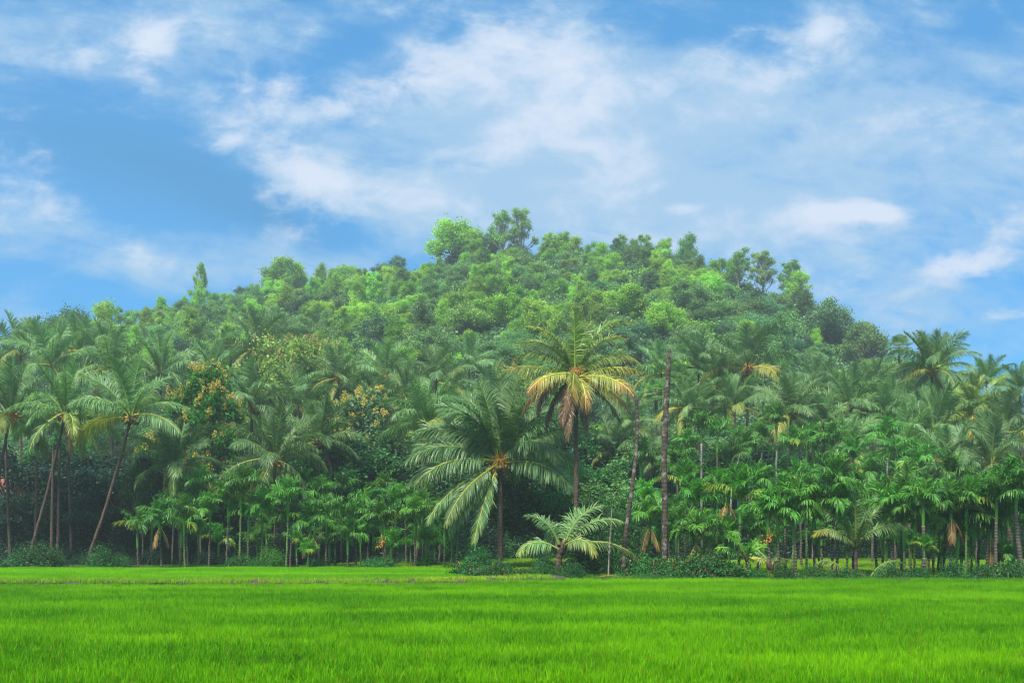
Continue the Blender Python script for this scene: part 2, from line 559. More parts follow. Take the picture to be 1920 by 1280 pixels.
# ground
m, N = new_mat('ground_soil_and_weeds')
pos = N.n('ShaderNodeNewGeometry').outputs['Position']
a = N.noise(pos, .35, 6, .6)
b = N.noise(pos, 3.0, 5, .65)
g1 = N.mix(N.sstep(b, .35, .65), (.035, .05, .018), (.06, .11, .02))
g2 = N.mix(N.sstep(a, .4, .62), g1, (.075, .055, .035))
p = N.n('ShaderNodeBsdfPrincipled')
N.put(p.inputs['Base Color'], g2)
p.inputs['Roughness'].default_value = .95
bm_ = N.n('ShaderNodeBump'); bm_.inputs['Distance'].default_value = .08
N.put(bm_.inputs['Height'], b); N.put(p.inputs['Normal'], bm_.outputs[0])
N.put(N.n('ShaderNodeOutputMaterial').inputs[0], p.outputs[0])
M_ground = m


def grass_mat(name, dark, light, pale, dry, s1=.09):
    m, N = new_mat(name)
    pos = N.n('ShaderNodeNewGeometry').outputs['Position']
    rnd = N.n('ShaderNodeAttribute', attribute_name='rnd').outputs['Fac']
    age = N.n('ShaderNodeAttribute', attribute_name='age').outputs['Fac']
    st = N.vm('MULTIPLY', pos, (.75, 1, 1))
    big = N.noise(N.vm('MULTIPLY', pos, (.3, 1, 1)), s1 * 2.2, 5, .65)
    mid = N.noise(st, .55, 4, .6)
    c = N.mix(rnd, dark, light)
    c = N.mix(N.m('MULTIPLY', N.sstep(big, .42, .62), .7), c, pale)
    c = N.mix(N.m('MULTIPLY', N.sstep(mid, .50, .66), .5), c, dark)
    c = N.mix(N.m('GREATER_THAN', age, .5), c, dry)
    p = N.n('ShaderNodeBsdfPrincipled')
    N.put(p.inputs['Base Color'], c)
    p.inputs['Roughness'].default_value = .55
    p.inputs['Specular IOR Level'].default_value = .15
    tr = N.n('ShaderNodeBsdfTranslucent')
    N.put(tr.inputs[0], c)
    ms = N.n('ShaderNodeMixShader'); ms.inputs[0].default_value = .4
    N.put(ms.inputs[1], p.outputs[0]); N.put(ms.inputs[2], tr.outputs[0])
    N.put(N.n('ShaderNodeOutputMaterial').inputs[0], ms.outputs[0])
    return m


M_rice = grass_mat('rice_blade', (.052, .23, .0), (.20, .57, .0), (.33, .70, .0), (.36, .22, .04))
M_rice2 = grass_mat('far_rice_blade', (.11, .38, .0), (.26, .66, .0), (.35, .76, .0), (.4, .3, .06))
M_weed = grass_mat('weed_blade', (.04, .17, .02), (.11, .34, .04), (.2, .38, .04), (.3, .2, .08))
M_yweed = grass_mat('sunlit_grass_blade', (.18, .40, .015), (.36, .62, .02), (.46, .62, .03), (.4, .34, .08))  # pale yellow-green; the clearing's sunlight is put into the blade colour

# ------------------------------------------------------------------ things, labels
REG = []


def thing(name, cat, base, px, loc, group=None, rz=0, exact=False):
    o = bpy.data.objects.new(name, None)
    COL.objects.link(o)
    o.location = loc
    o.rotation_euler = (0, 0, rz)
    o.empty_display_size = .2
    o['category'] = cat
    if group:
        o['group'] = group
    REG.append([o, base, px, exact])
    return o


NUM = {2: 'two', 3: 'three', 4: 'four', 5: 'five', 6: 'six', 7: 'seven', 8: 'eight', 9: 'nine', 10: 'ten', 11: 'eleven', 12: 'twelve'}
ORD = {2: 'second', 3: 'third', 4: 'fourth', 5: 'fifth', 6: 'sixth', 7: 'seventh', 8: 'eighth', 9: 'ninth', 10: 'tenth', 11: 'eleventh'}


def write_labels():
    by = {}
    for r in REG:
        by.setdefault(r[1], []).append(r)
    for base, rs in by.items():
        if len(rs) == 1:
            rs[0][0]['label'] = base
            continue
        rs.sort(key=lambda r: r[2])
        n = len(rs)
        for i, r in enumerate(rs):
            if i == 0:
                w = 'leftmost'
            elif i == n - 1:
                w = 'rightmost'
            elif i <= n // 2:
                w = ORD.get(i + 1, f'{i + 1}th') + ' from left'
            else:
                w = ORD.get(n - i, f'{n - i}th') + ' from right'
            r[0]['label'] = f"{base}, {w}"


def struct(o, kind='structure'):
    o['kind'] = kind
    return o


# ------------------------------------------------------------------ ground sheet
def axis(lo, hi, parts):
    return np.array(sorted(set(np.round(np.concatenate(parts), 3))))


xs = axis(0, 0, [np.arange(-170, 171, 3.0), np.array([-3000, -2000, -1200, -800, -500, -350, -260, -210, -185, 185, 210, 260, 350, 500, 800, 1200, 2000, 3000.])])
ys = axis(0, 0, [np.arange(-20, 90, 4.0), np.arange(90, 300, 3.0), np.array([-500, -200, -80, -40, 310, 330, 360, 400, 500, 800, 1500, 3000.])])
XX, YY = np.meshgrid(xs, ys)
ZZ = terr(XX, YY)
nx, ny = len(xs), len(ys)
idx = np.arange(nx * ny).reshape(ny, nx)
q = np.stack([idx[:-1, :-1], idx[:-1, 1:], idx[1:, 1:], idx[1:, :-1]], -1).reshape(-1, 4)
mb = MB(); mb.add(np.stack([XX, YY, ZZ], -1).reshape(-1, 3), q, smooth=True)
struct(ob('ground', mb.mesh('ground', M_ground)))


# earth banks between the paddies
def bank(name, pts, w, h, rng):
    P = np.array(pts, float)
    s = np.linspace(0, 1, 160)
    k = np.linspace(0, 1, len(P))
    C = np.stack([np.interp(s, k, P[:, 0]), np.interp(s, k, P[:, 1])], 1)
    rows = []
    prof = [(-1, -.1), (-.6, .7), (-.3, 1), (.3, 1), (.6, .7), (1, -.1)]
    tn = nrm(np.gradient(C, axis=0)); nn = np.stack([-tn[:, 1], tn[:, 0]], 1)
    for i in range(len(C)):
        kk = 1 + .25 * math.sin(i * .9) * math.sin(i * .37 + 1)
        for (a_, b_) in prof:
            xy = C[i] + nn[i] * a_ * w * (1 + .1 * (rng.rand() - .5))
            rows.append((xy[0], xy[1], b_ * h * kk + (rng.rand() - .5) * .02))
    n = len(prof)
    q = [(i * n + j, i * n + j + 1, (i + 1) * n + j + 1, (i + 1) * n + j) for i in range(len(C) - 1) for j in range(n - 1)]
    mb = MB(); mb.add(rows, q, smooth=True)
    return struct(ob(name, mb.mesh(name, M_ground)))


rng = np.random.RandomState(3)
bank('paddy_bank', [(-34, 38.8), (-14, 38.2), (-6, 38.4), (-1.0, 39.7), (2, 42.3)], .9, .3, rng)


# ------------------------------------------------------------------ scattered stuff through geometry nodes
def scatter(name, protos, pts, rotz, scl, which, tilt=None):
    """one stuff object: copies of a few prototypes on given ground points"""
    pc = bpy.data.collections.new(name + '_sources')
    for i, me in enumerate(protos):
        o = bpy.data.objects.new('%s_source_%02d' % (name, i), me)
        pc.objects.link(o)
    me = bpy.data.meshes.new(name)
    me.vertices.add(len(pts))
    me.vertices.foreach_set('co', np.asarray(pts, np.float32).ravel())
    rot = np.zeros((len(pts), 3), np.float32)
    rot[:, 2] = rotz
    if tilt is not None:
        rot[:, 0] = tilt
    a = me.attributes.new('rot', 'FLOAT_VECTOR', 'POINT'); a.data.foreach_set('vector', rot.ravel())
    s3 = np.asarray(scl, np.float32)
    if s3.ndim == 1:
        s3 = np.repeat(s3[:, None], 3, 1)
    a = me.attributes.new('scl', 'FLOAT_VECTOR', 'POINT'); a.data.foreach_set('vector', s3.ravel())
    a = me.attributes.new('pick', 'INT', 'POINT'); a.data.foreach_set('value', np.asarray(which, np.int32))
    o = ob(name, me)
    ng = bpy.data.node_groups.new(name, 'GeometryNodeTree')
    ng.interface.new_socket('Geometry', in_out='INPUT', socket_type='NodeSocketGeometry')
    ng.interface.new_socket('Geometry', in_out='OUTPUT', socket_type='NodeSocketGeometry')
    nd = ng.nodes
    gi = nd.new('NodeGroupInput'); go = nd.new('NodeGroupOutput')
    ci = nd.new('GeometryNodeCollectionInfo')
    ci.inputs['Collection'].default_value = pc
    ci.inputs['Separate Children'].default_value = True
    ci.inputs['Reset Children'].default_value = True
    ip = nd.new('GeometryNodeInstanceOnPoints')
    ip.inputs['Pick Instance'].default_value = True
    L = ng.links.new
    for nm, ty, sock in (('rot', 'FLOAT_VECTOR', 'Rotation'), ('scl', 'FLOAT_VECTOR', 'Scale'), ('pick', 'INT', 'Instance Index')):
        na = nd.new('GeometryNodeInputNamedAttribute')
        na.data_type = ty
        na.inputs['Name'].default_value = nm
        out = [s for s in na.outputs if s.enabled and s.name == 'Attribute'][0]
        if nm == 'rot':
            er = nd.new('FunctionNodeEulerToRotation')
            L(out, er.inputs[0]); out = er.outputs[0]
        L(out, ip.inputs[sock])
    L(gi.outputs[0], ip.inputs['Points'])
    L(ci.outputs[0], ip.inputs['Instance'])
    L(ip.outputs[0], go.inputs[0])
    md = o.modifiers.new('scatter', 'NODES')
    md.node_group = ng
    return struct(o, 'stuff')


def grass_patch(rng, size, nblade, h, w, mat, dry=.015, lean=.25, clump=0):
    mb = MB()
    if clump:
        cc = (rng.rand(clump, 2) - .5) * size
        ci = rng.randint(0, clump, nblade)
        xy = cc[ci] + rng.randn(nblade, 2) * size * .022
        ch = (.85 + .3 * rng.rand(clump))[ci]
    else:
        xy = (rng.rand(nblade, 2) - .5) * size
        ch = np.ones(nblade)
    az = rng.rand(nblade) * 2 * PI
    ln = np.abs(rng.randn(nblade)) * lean
    hh = h * ch * (.65 + .45 * rng.rand(nblade))
    d = np.stack([np.cos(az), np.sin(az)], 1)
    fa = rng.rand(nblade) * PI
    wv = np.stack([np.cos(fa), np.sin(fa), 0 * fa], 1) * (w * (.7 + .6 * rng.rand(nblade)))[:, None] * .5
    rows = []
    for k, (tz, wk) in enumerate(((0, .8), (.5, 1), (.85, .65), (1, .1))):
        off = ln * tz ** 2 * hh
        z = hh * (tz - .25 * ln * tz ** 3)
        p = np.stack([xy[:, 0] + d[:, 0] * off, xy[:, 1] + d[:, 1] * off, z], 1)
        rows += [p - wv * wk, p + wv * wk]
    V = np.stack(rows, 1)
    q = np.array([(0, 1, 3, 2), (2, 3, 5, 4), (4, 5, 7, 6)])
    Q = (np.arange(nblade) * 8)[:, None, None] + q[None]
    mb.add(V.reshape(-1, 3), Q.reshape(-1, 4), 0, np.repeat((rng.rand(nblade) < dry).astype(float), 8), np.repeat(rng.rand(nblade), 8))
    return mb.mesh('blades', mat)


rng = np.random.RandomState(11)


def bank_y(x):
    return np.interp(x, [-40, -14, -6, -1, 2, 6, 14, 22, 40], [39.6, 39.0, 39.2, 40.5, 41.6, 42.3, 42.0, 41.2, 40.6])


def field(name, y0, y1, mat, h, n, w, cond, seed, cell=1.0, dry=.02, sc=(.85, 1.2), clump=0, xpad=22, protos=6, lean=.25):
    r = np.random.RandomState(seed)
    pr = [grass_patch(r, cell * 1.12, n, h, w, mat, dry, lean, clump) for _ in range(protos)]
    P = []
    y = y0
    while y < y1:
        half = .53 * y + xpad
        for x in np.arange(-half, half, cell):
            if cond(x, y):
                P.append((x + (r.rand() - .5) * .2 * cell, y + (r.rand() - .5) * .2 * cell))
        y += cell
    P = np.array(P)
    z = terr(P[:, 0], P[:, 1]) - .01
    k = len(P)
    vs = .5 + .5 * wob(P[:, 0], P[:, 1], 3.5) / 2
    s = sc[0] + (sc[1] - sc[0]) * np.clip(vs * .35 + r.rand(k) * .5, 0, 1)
    s3 = np.stack([np.ones(k), np.ones(k), s], 1)
    return scatter(name, pr, np.stack([P[:, 0], P[:, 1], z], 1), r.randint(0, 4, k) * PI / 2 + r.randn(k) * .1, s3, r.randint(0, protos, k))


field('rice_field', 8, 45, M_rice, .31, 1700, .0095, lambda x, y: y < bank_y(x) - (2.3 if x < -1 else 1.2 + .9 * math.sin(x * .9) * math.sin(x * .37 + 2)), 1, clump=70, sc=(.75, 1.25))
field('far_rice_field', 39, 56, M_rice2, .33, 1200, .014, lambda x, y: bank_y(x) + .6 < y < 55.5 and x < -2 + (y - 40) * .02, 2)


def wcond(x, y):
    if x < -1.5 + (y - 40) * .02:
        return y >= 54.5
    return y >= bank_y(x) - 1.6


field('verge_weeds', 38, 62, M_weed, .36, 520, .018, lambda x, y: wcond(x, y) and (x < 2 or y < bank_y(x) + 4.5), 4, lean=.5, sc=(.35, 1.2), dry=.03)
field('clearing_grass', 45, 80, M_yweed, .34, 500, .018, lambda x, y: (x > -3 and y > bank_y(x) + 3.5 and (x > 0 or y > 50)) or (x > -13 + (y - 56) * .3 and 56 < y < 66), 5, lean=.35, sc=(.6, 1.5), protos=4)


# short weeds on the raised bank
_r = np.random.RandomState(77)
BW = [grass_patch(_r, .5, 130, .14, .014, M_yweed, .12, .6) for _ in range(3)]
_p = []
for i in range(520):
    x = _r.uniform(-30, 1.5)
    if _r.rand() < .9:
        _p.append((x, np.interp(x, [-34, -14, -6, -1, 2], [38.8, 38.2, 38.4, 39.7, 42.3]) + _r.uniform(-.55, .75), .24))
scatter('bank_weeds', BW, _p, _r.rand(len(_p)) * 6.28, .7 + .8 * _r.rand(len(_p)), _r.randint(0, 3, len(_p)))


# ------------------------------------------------------------------ broadleaf trees
def leaf_quads(mb, C, Nn, size, rng, asp=.55, age=0.0, rndv=None, mat=0):
    n = len(C)
    ref = nrm(rng.randn(n, 3))
    U = nrm(np.cross(Nn, ref)); V = np.cross(Nn, U)
    s = (size * (.65 + .7 * rng.rand(n)))[:, None]
    c = C + 0
    pts = np.stack([c - U * s * .5, c + V * s * .5 * asp, c + U * s * .5, c - V * s * .5 * asp], 1)
    q = np.arange(n * 4).reshape(n, 4)
    rv = np.repeat(rng.rand(n) if rndv is None else rndv, 4)
    ag = age if np.isscalar(age) else np.repeat(age, 4)
    mb.add(pts.reshape(-1, 3), q, mat, ag, rv)


def crown_lobes(kind, h, r, rng):
    """centres and radii of the leafy masses and the limbs that carry them"""
    L = []
    if kind == 'round':
        n = rng.randint(17, 23)
        for i in range(n):
            a = i * 2.4 + rng.rand() * 2; u = (i + .5) / n
            z = h * (.36 + .52 * u + .1 * rng.rand()); rad = r * .8 * math.sqrt(max(0, 1 - (2 * (u - .42)) ** 2 * .75)) * (.7 + .4 * rng.rand())
            rr = r * (.16 + .2 * rng.rand())
            L.append((rad * math.cos(a), rad * math.sin(a), z, rr, rr * .8))
    elif kind == 'tall':
        n = rng.randint(18, 24)
        for i in range(n):
            a = i * 2.4 + rng.rand() * 2; u = (i + .5) / n
            z = h * (.3 + .64 * u); rad = r * (.75 - .5 * u) * (.4 + .8 * rng.rand())
            rr = r * (.27 - .1 * u) * (.6 + .7 * rng.rand())
            L.append((rad * math.cos(a), rad * math.sin(a), z, rr, rr * 1.25))
    elif kind == 'airy':
        n = rng.randint(26, 34)
        for i in range(n):
            a = i * 2.4 + rng.rand() * 2; u = (i + .5) / n
            z = h * (.42 + .55 * u); rad = r * (.95 - .5 * u) * (.25 + .75 * rng.rand())
            rr = r * (.09 + .12 * rng.rand())
            L.append((rad * math.cos(a), rad * math.sin(a), z, rr, rr * .7))
    elif kind == 'spread':
        n = rng.randint(11, 15)
        for i in range(n):
            a = i * 2.4 + rng.rand(); u = rng.rand()
            z = h * (.55 + .36 * u); rad = r * (1.0 - .5 * u) * (.4 + .55 * rng.rand())
            rr = r * (.3 + .16 * rng.rand())
            L.append((rad * math.cos(a), rad * math.sin(a), z, rr, rr * .35))
    return L


def make_tree(kind, h, r, nleaf, lsize, mat, seed, twig=.45, fill=.2, dens=16, ageprob=0.0, bark=None, blossom=0, blomat=None):
    """returns (trunk mesh, crown mesh, blossom mesh or None)"""
    rng = np.random.RandomState(seed)
    lobes = crown_lobes(kind, h, r, rng)
    tb = MB()
    fork = h * (.3 if kind != 'airy' else .36)
    bend = rng.randn(2) * .03 * h
    t = np.linspace(0, 1, 7)
    top = np.array([bend[0], bend[1], h * .72])
    tp = np.stack([bend[0] * t ** 2, bend[1] * t ** 2, h * .72 * t], 1)
    tr = h * .019
    tube(tb, tp, tr * (1.35 - 1.0 * t), 7, 0)
    for (x, y, z, rr, rz) in lobes:
        s = np.clip(rng.uniform(.35, .8), 0, 1)
        b0 = np.array([bend[0] * s ** 2, bend[1] * s ** 2, h * .72 * s])
        if b0[2] > z - .2 * h * .2:
            b0 = np.array([bend[0] * .16, bend[1] * .16, h * .72 * .4])
        e = np.array([x, y, z])
        midp = (b0 + e) / 2 + np.array([0, 0, -.06 * h]) + rng.randn(3) * .02 * h
        tt = np.linspace(0, 1, 6)[:, None]
        pts = b0 * (1 - tt) ** 2 + 2 * midp * tt * (1 - tt) + e * tt ** 2
        tube(tb, pts, tr * .55 * (1 - .8 * tt[:, 0]) + .01, 5, 0, cap=False)
        for _ in range(4 if kind in ('airy', 'tall') else 2):
            e2 = e + nrm(rng.randn(3)) * rr * .8
            tube(tb, [pts[3], (pts[3] + e2) / 2 + rng.randn(3) * .1, e2], [tr * .2, tr * .14, .01], 4, 0, cap=False)
    cb = MB()
    vol = np.array([l[3] ** 2 for l in lobes]); vol = vol / vol.sum()
    bl = MB()
    for (x, y, z, rr, rz), fr in zip(lobes, vol):
        nl = int(nleaf * fr)
        nc = max(5, int(dens * .7 * (1 + rr)))
        dirs = nrm(rng.randn(nc, 3) * [1, 1, .9] + [0, 0, .25])
        cen = np.array([x, y, z]) + dirs * np.array([rr, rr, rz]) * (.55 + .5 * rng.rand(nc, 1))
        k = rng.randint(0, nc, nl)
        cs = twig * (.6 + .8 * rng.rand(nc))
        off = rng.randn(nl, 3) * cs[k][:, None] * [.55, .55, .42]
        C = cen[k] + off
        inner = rng.rand(nl) < fill
        C[inner] = np.array([x, y, z]) + nrm(rng.randn(inner.sum(), 3)) * np.array([rr, rr, rz]) * (rng.rand(inner.sum(), 1) ** .4) * .8
        Nn = nrm(dirs[k] * .5 + nrm(rng.randn(nl, 3)) * .9 + [0, 0, .55])
        crnd = (.5 + .28 * rng.randn(nc))[k]
        ag = (rng.rand(nl) < ageprob) * .45
        leaf_quads(cb, C, Nn, lsize, rng, .6, ag, np.clip(crnd + .18 * rng.randn(nl), 0, 1))
        if blossom:
            for c0, d0 in zip(cen, dirs):
                if d0[2] > -.25 and rng.rand() < blossom:
                    nb = 46
                    tip = c0 + d0 * twig * .75
                    u = rng.rand(nb)
                    sp = (.27 * (1 - .6 * u))[:, None]
                    off = nrm(rng.randn(nb, 3)) * sp * np.array([1, 1, .55])
                    off[:, 2] += u * .42
                    leaf_quads(bl, tip + off, nrm(rng.randn(nb, 3)), .12, rng, .8)
    bk = bark or M_bark
    return tb.mesh('tree_trunk', bk), cb.mesh('tree_crown', mat), (bl.mesh('tree_blossom', blomat) if blossom and bl.v else None)


def place_tree(name, tm, x, y, base, px, sc=1.0, rz=0.0, group=None, cat='tree', z=None, sz=None):
    z = T(x, y) - .15 if z is None else z
    t = thing(name, cat, base, px, (x, y, z), group, rz)
    t.scale = (sc, sc, sz or sc)
    ob('trunk', tm[0], t)
    ob('crown', tm[1], t)
    if tm[2]:
        ob('blossom', tm[2], t)
    return t


# --- the wooded hill
LIB = {}
for key, kind, h, r, nl, ls, mt in (
        ('light_round', 'round', 9, 4.6, 11000, .34, 'light'), ('mid_round', 'round', 8.5, 4.8, 11000, .32, 'mid'),
        ('dark_round', 'round', 8, 4.8, 11000, .32, 'dark'), ('light_tall', 'tall', 12, 3.9, 10000, .32, 'light'),
        ('mid_tall', 'tall', 11, 3.7, 10000, .32, 'mid'), ('olive_airy', 'airy', 13, 4.4, 6500, .30, 'olive'),
        ('mid_spread', 'spread', 8, 5.4, 9000, .34, 'mid'), ('olive_spread', 'spread', 7.5, 5.2, 9000, .34, 'olive'),
        ('light_airy', 'airy', 12, 4.0, 6500, .30, 'light'), ('dark_airy', 'airy', 9.5, 4.4, 6000, .30, 'dark')):
    LIB[key] = [make_tree(kind, h, r, nl, ls, M_tree[mt], hash(key) % 1000 if False else (sum(map(ord, key)) * 7 + i), twig=.55 if 'airy' in key else .75,
                          fill=.08 if 'airy' in key else .16, bark=M_barkpale if 'airy' in key else M_bark) for i in range(2 if 'airy' in key else 3)]
LOOK = {'light_round': 'bright green rounded tree', 'mid_round': 'mid green rounded tree', 'dark_round': 'dark green dense tree', 'light_tall': 'bright green upright tree',
        'mid_tall': 'mid green upright tree', 'olive_airy': 'tall airy olive green tree', 'mid_spread': 'mid green flat-topped tree', 'olive_spread': 'yellowish green flat-topped tree',
        'light_airy': 'tall airy pale green tree', 'dark_airy': 'sparse dark tree'}


def column(px):
    for lim, s in ((180, 'above far left palms'), (330, 'above leftmost leaning palms'), (470, 'above yellow-blossomed tree'), (620, 'above orange-flushed tree'),
                   (760, 'above golden-blossomed tree'), (880, 'left of summit'), (1010, 'above big central palm'), (1130, 'above yellowing tall palm'),
                   (1280, 'above two bare trunks'), (1430, 'above orange-fruited palm'), (1560, 'on right shoulder'), (9999, 'on right foot of hill')):
        if px < lim:
            return s


def hill_tree(px, Y, key, sc, var=None, extra=None, x=None, sz=None, tilt=False):
    x = gx(px, Y) if x is None else x
    px = x / Y * F + 960
    yc = float(np.interp(x, _cx, _yc))
    u = (Y - 86) / (yc - 86)
    band = 'crest' if u > .88 else ('upper slope' if u > .6 else ('mid slope' if u > .33 else 'low slope'))
    r_ = random.random()
    lib = LIB[key]
    tm = lib[int(r_ * len(lib)) % len(lib)] if var is None else lib[var]
    base = extra or f"{LOOK[key]} on {band}, {column(px)}"
    name = {'round': 'broadleaf_tree', 'tall': 'upright_tree', 'airy': 'airy_tree', 'spread': 'spreading_tree'}[key.split('_')[1]]
    t = place_tree(name, tm, x, Y, base, px, sc, random.random() * 6.28, 'trees on the wooded hill', sz=sz)
    if tilt:
        t.rotation_euler[0] = random.uniform(-.12, .12)
        t.rotation_euler[1] = random.uniform(-.12, .12)
        t.scale[0] *= random.uniform(.8, 1.25)
    return t


random.seed(4)
# trees one can tell apart against the sky: px, py of the top, distance, kind
SKYL = [(375, 486, 228, 'light_airy', 'slender tree standing alone above the left ridge', .55), (85, 570, 170, 'dark_airy', 'sparse dark tree on skyline at far left', 1.0),
        (125, 578, 172, 'dark_round', 'dark tree on skyline beside the sparse dark tree, far left', .8), (195, 556, 178, 'light_tall', 'bright upright tree at left foot of the ridge', .9),
        (855, 424, 222, 'light_round', 'broad pale rounded tree left of the highest summit trees', 1.2), (905, 436, 226, 'dark_round', 'dark tree between pale rounded tree and highest summit trees', .9),
        (943, 398, 222, 'olive_airy', 'left of the two highest airy summit trees', .9), (976, 392, 224, 'olive_airy', 'right of the two highest airy summit trees', .9),
        (1032, 430, 215, 'light_airy', 'thin pale-trunked tree right of the highest summit trees', .95), (1165, 436, 210, 'light_airy', 'pale airy tree on crest between two bare trunks', .95),
        (1190, 446, 208, 'light_tall', 'bright upright tree beside pale airy crest tree above the bare trunks', .9), (1245, 446, 205, 'light_airy', 'narrow airy tree left of the tall right summit tree', .65),
        (1290, 430, 202, 'mid_tall', 'tall right summit tree with a pointed crown', 1.2), (1385, 470, 190, 'olive_airy', 'see-through airy tree on the right shoulder skyline', 1.0),
        (1430, 474, 188, 'olive_airy', 'middle airy tree of the right shoulder skyline', 1.0), (1485, 490, 184, 'olive_airy', 'fuller airy tree at right end of shoulder skyline', 1.1),
        (1500, 500, 180, 'light_airy', 'pale airy tree behind right end of shoulder skyline', .9), (745, 462, 225, 'dark_airy', 'sparse dark tree on the ridge left of summit', .95),
        (715, 474, 228, 'dark_airy', 'small sparse dark tree at left end of summit rise', .7), (530, 495, 232, 'light_round', 'bright rounded tree on left ridge', 1.0),
        (600, 493, 232, 'light_tall', 'bright upright tree on left ridge', 1.0), (650, 500, 230, 'light_round', 'bright bushy tree on left ridge near the notch', .8),
        (560, 490, 234, 'light_tall', 'pale upright tree in the middle of left ridge', 1.0), (1550, 560, 168, 'dark_round', 'dark leafy tree on steep right edge of hill', .8),
        (1620, 612, 160, 'mid_round', 'leafy tree low on steep right edge of hill', .7)]
H0 = {'round': 8.3, 'tall': 12.0, 'airy': 12.6, 'spread': 7.8}
sky_pos = []
for (px, py, Y, key, lab, ws) in SKYL:
    kd = key.split('_')[1]
    x = gx(px, Y)
    topz = at(px, py, Y).z
    hh = max(3.0, topz - T(x, Y))
    sc = hh / H0[kd]
    hill_tree(px, Y, key, min(max(sc, .4), 1.25) * (ws if sc > .9 else 1), extra=lab, sz=sc)
    sky_pos.append((x, Y))

cand = []
rs = np.random.RandomState(21)
Y = 98.0
while Y < 246:
    sp_ = 4.9 + (Y - 98) * .002
    x = -.56 * Y - 6 + rs.rand() * sp_
    while x < .56 * Y + 4:
        xx, yy = x + rs.randn() * 1.5, Y + rs.randn() * 1.4
        yc = float(np.interp(xx, _cx, _yc))
        if T(xx, yy) > 2.5 and yy < yc + 6:
            cand.append((xx, yy))
        x += sp_
    Y += sp_ * .92
print('HILL CANDIDATES', len(cand))
KEYS = ['light_round', 'mid_round', 'dark_round', 'light_tall', 'mid_tall', 'mid_spread', 'olive_spread', 'light_airy', 'dark_airy']


def pick_key(x, y):
    """drifts of one kind of tree, as woods have"""
    px = x / y * F + 960
    n = float(wob(x, y, 16))
    yc = float(np.interp(x, _cx, _yc)); u = (y - 86) / (yc - 86)
    r = random.random()
    if px < 720 and u > .35:
        w = [.2, .14, .06, .28, .14, .03, .03, .12, .03]
    elif u < .33:
        w = [.12, .2, .16, .03, .05, .2, .2, .02, .02]
    elif px > 1330:
        w = [.1, .28, .32, .04, .05, .12, .05, .02, .02]
    elif n > .05:
        w = [.42, .12, .06, .13, .05, .06, .05, .1, .02]
    else:
        w = [.2, .2, .26, .08, .08, .08, .05, .06, .05]
    s = 0
    for k, ww in zip(KEYS, w):
        s += ww
        if r * sum(w) <= s:
            return k
    return KEYS[1]


# nearest the camera first: 270 as things, the others one mass
cand = [c for c in cand if min((c[0] - a) ** 2 + (c[1] - b) ** 2 for a, b in sky_pos) > 9]
vis = [c for c in cand if abs(c[0]) < .53 * c[1]]
step = []
random.shuffle(vis)
vis.sort(key=lambda c: c[1])
things = vis[:272]
tset = set(things)
for (x, y) in things:
    k = pick_key(x, y)
    s_ = .32 + .40 * random.random() ** 1.4
    hill_tree(0, y, k, s_, x=x, sz=s_ * random.uniform(.8, 1.35), tilt=True)
rest = [c for c in cand if c not in tset]
pr = []; kk = []
for k in KEYS:
    pr.append(LIB[k][0][1]); kk.append(k)
pts = []; sc_ = []; wh = []
for (x, y) in rest:
    k = pick_key(x, y)
    pts.append((x, y, T(x, y) - .3)); sc_.append(.32 + .42 * random.random() ** 1.5); wh.append(KEYS.index(k))
if pts:
    scatter('hill_woods', pr, pts, np.random.RandomState(1).rand(len(pts)) * 6.28, np.array(sc_), wh)


# ------------------------------------------------------------------ shrubs and undergrowth
def shrub_mesh(seed, r, h, n, ls, mat, age=0.0, clumps=26, sub=.3):
    rng = np.random.RandomState(seed)
    mb = MB()
    dirs = nrm(rng.randn(clumps, 3) * [1, 1, .7] + [0, 0, .5])
    dirs[:, 2] = np.abs(dirs[:, 2])
    cen = dirs * np.array([r, r, h]) * (.55 + .4 * rng.rand(clumps, 1))
    k = rng.randint(0, clumps, n)
    C = cen[k] + rng.randn(n, 3) * np.array([r, r, h]) * sub * .6
    C[:, 2] = np.abs(C[:, 2]) * .97 + .03
    Nn = nrm(dirs[k] * .5 + rng.randn(n, 3) * .6 + [0, 0, .5])
    cr = (.5 + .28 * rng.randn(clumps))[k]
    leaf_quads(mb, C, Nn, ls, rng, .6, (rng.rand(n) < age) * .5, np.clip(cr + .2 * rng.randn(n), 0, 1))
    for i in range(9):
        e = cen[rng.randint(clumps)]
        tube(mb, [(rng.randn() * .1 * r, rng.randn() * .1 * r, 0), e * .5 + [0, 0, .1 * h], e], [.03 * h, .02 * h, .008 * h], 4, 1, cap=False)
    return mb.mesh('shrub', [mat, M_bark])


SH_dark = [shrub_mesh(100 + i, 1.5, 2.0, 5200, .13, M_tree['shrub']) for i in range(3)]
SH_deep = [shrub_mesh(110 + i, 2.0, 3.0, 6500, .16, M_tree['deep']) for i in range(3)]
SH_mid = [shrub_mesh(120 + i, 1.5, 1.7, 5200, .13, M_tree['fresh']) for i in range(2)]
SH_creep = [shrub_mesh(130 + i, 1.6, .8, 6500, .11, M_fern, age=.04, clumps=40, sub=.25) for i in range(3)]
SH_hill = [shrub_mesh(140 + i, 2.4, 2.0, 2600, .30, M_tree[m_]) for i, m_ in enumerate(('mid', 'dark', 'light', 'dark'))]

# ground cover of the hill and of the palm grove floor
rs = np.random.RandomState(8)
P = []; S = []; Wh = []
Y = 92.0
while Y < 250:
    x = -.56 * Y - 6
    while x < .56 * Y + 4:
        xx, yy = x + rs.randn() * .8, Y + rs.randn() * .8
        if T(xx, yy) > .6:
            P.append((xx, yy, T(xx, yy) - .2)); S.append(.7 + .8 * rs.rand()); Wh.append(rs.choice(4, p=[.35, .25, .1, .3]))
        x += 3.1
    Y += 3.1
scatter('hill_undergrowth', SH_hill, P, rs.rand(len(P)) * 6.28, np.array(S), Wh)

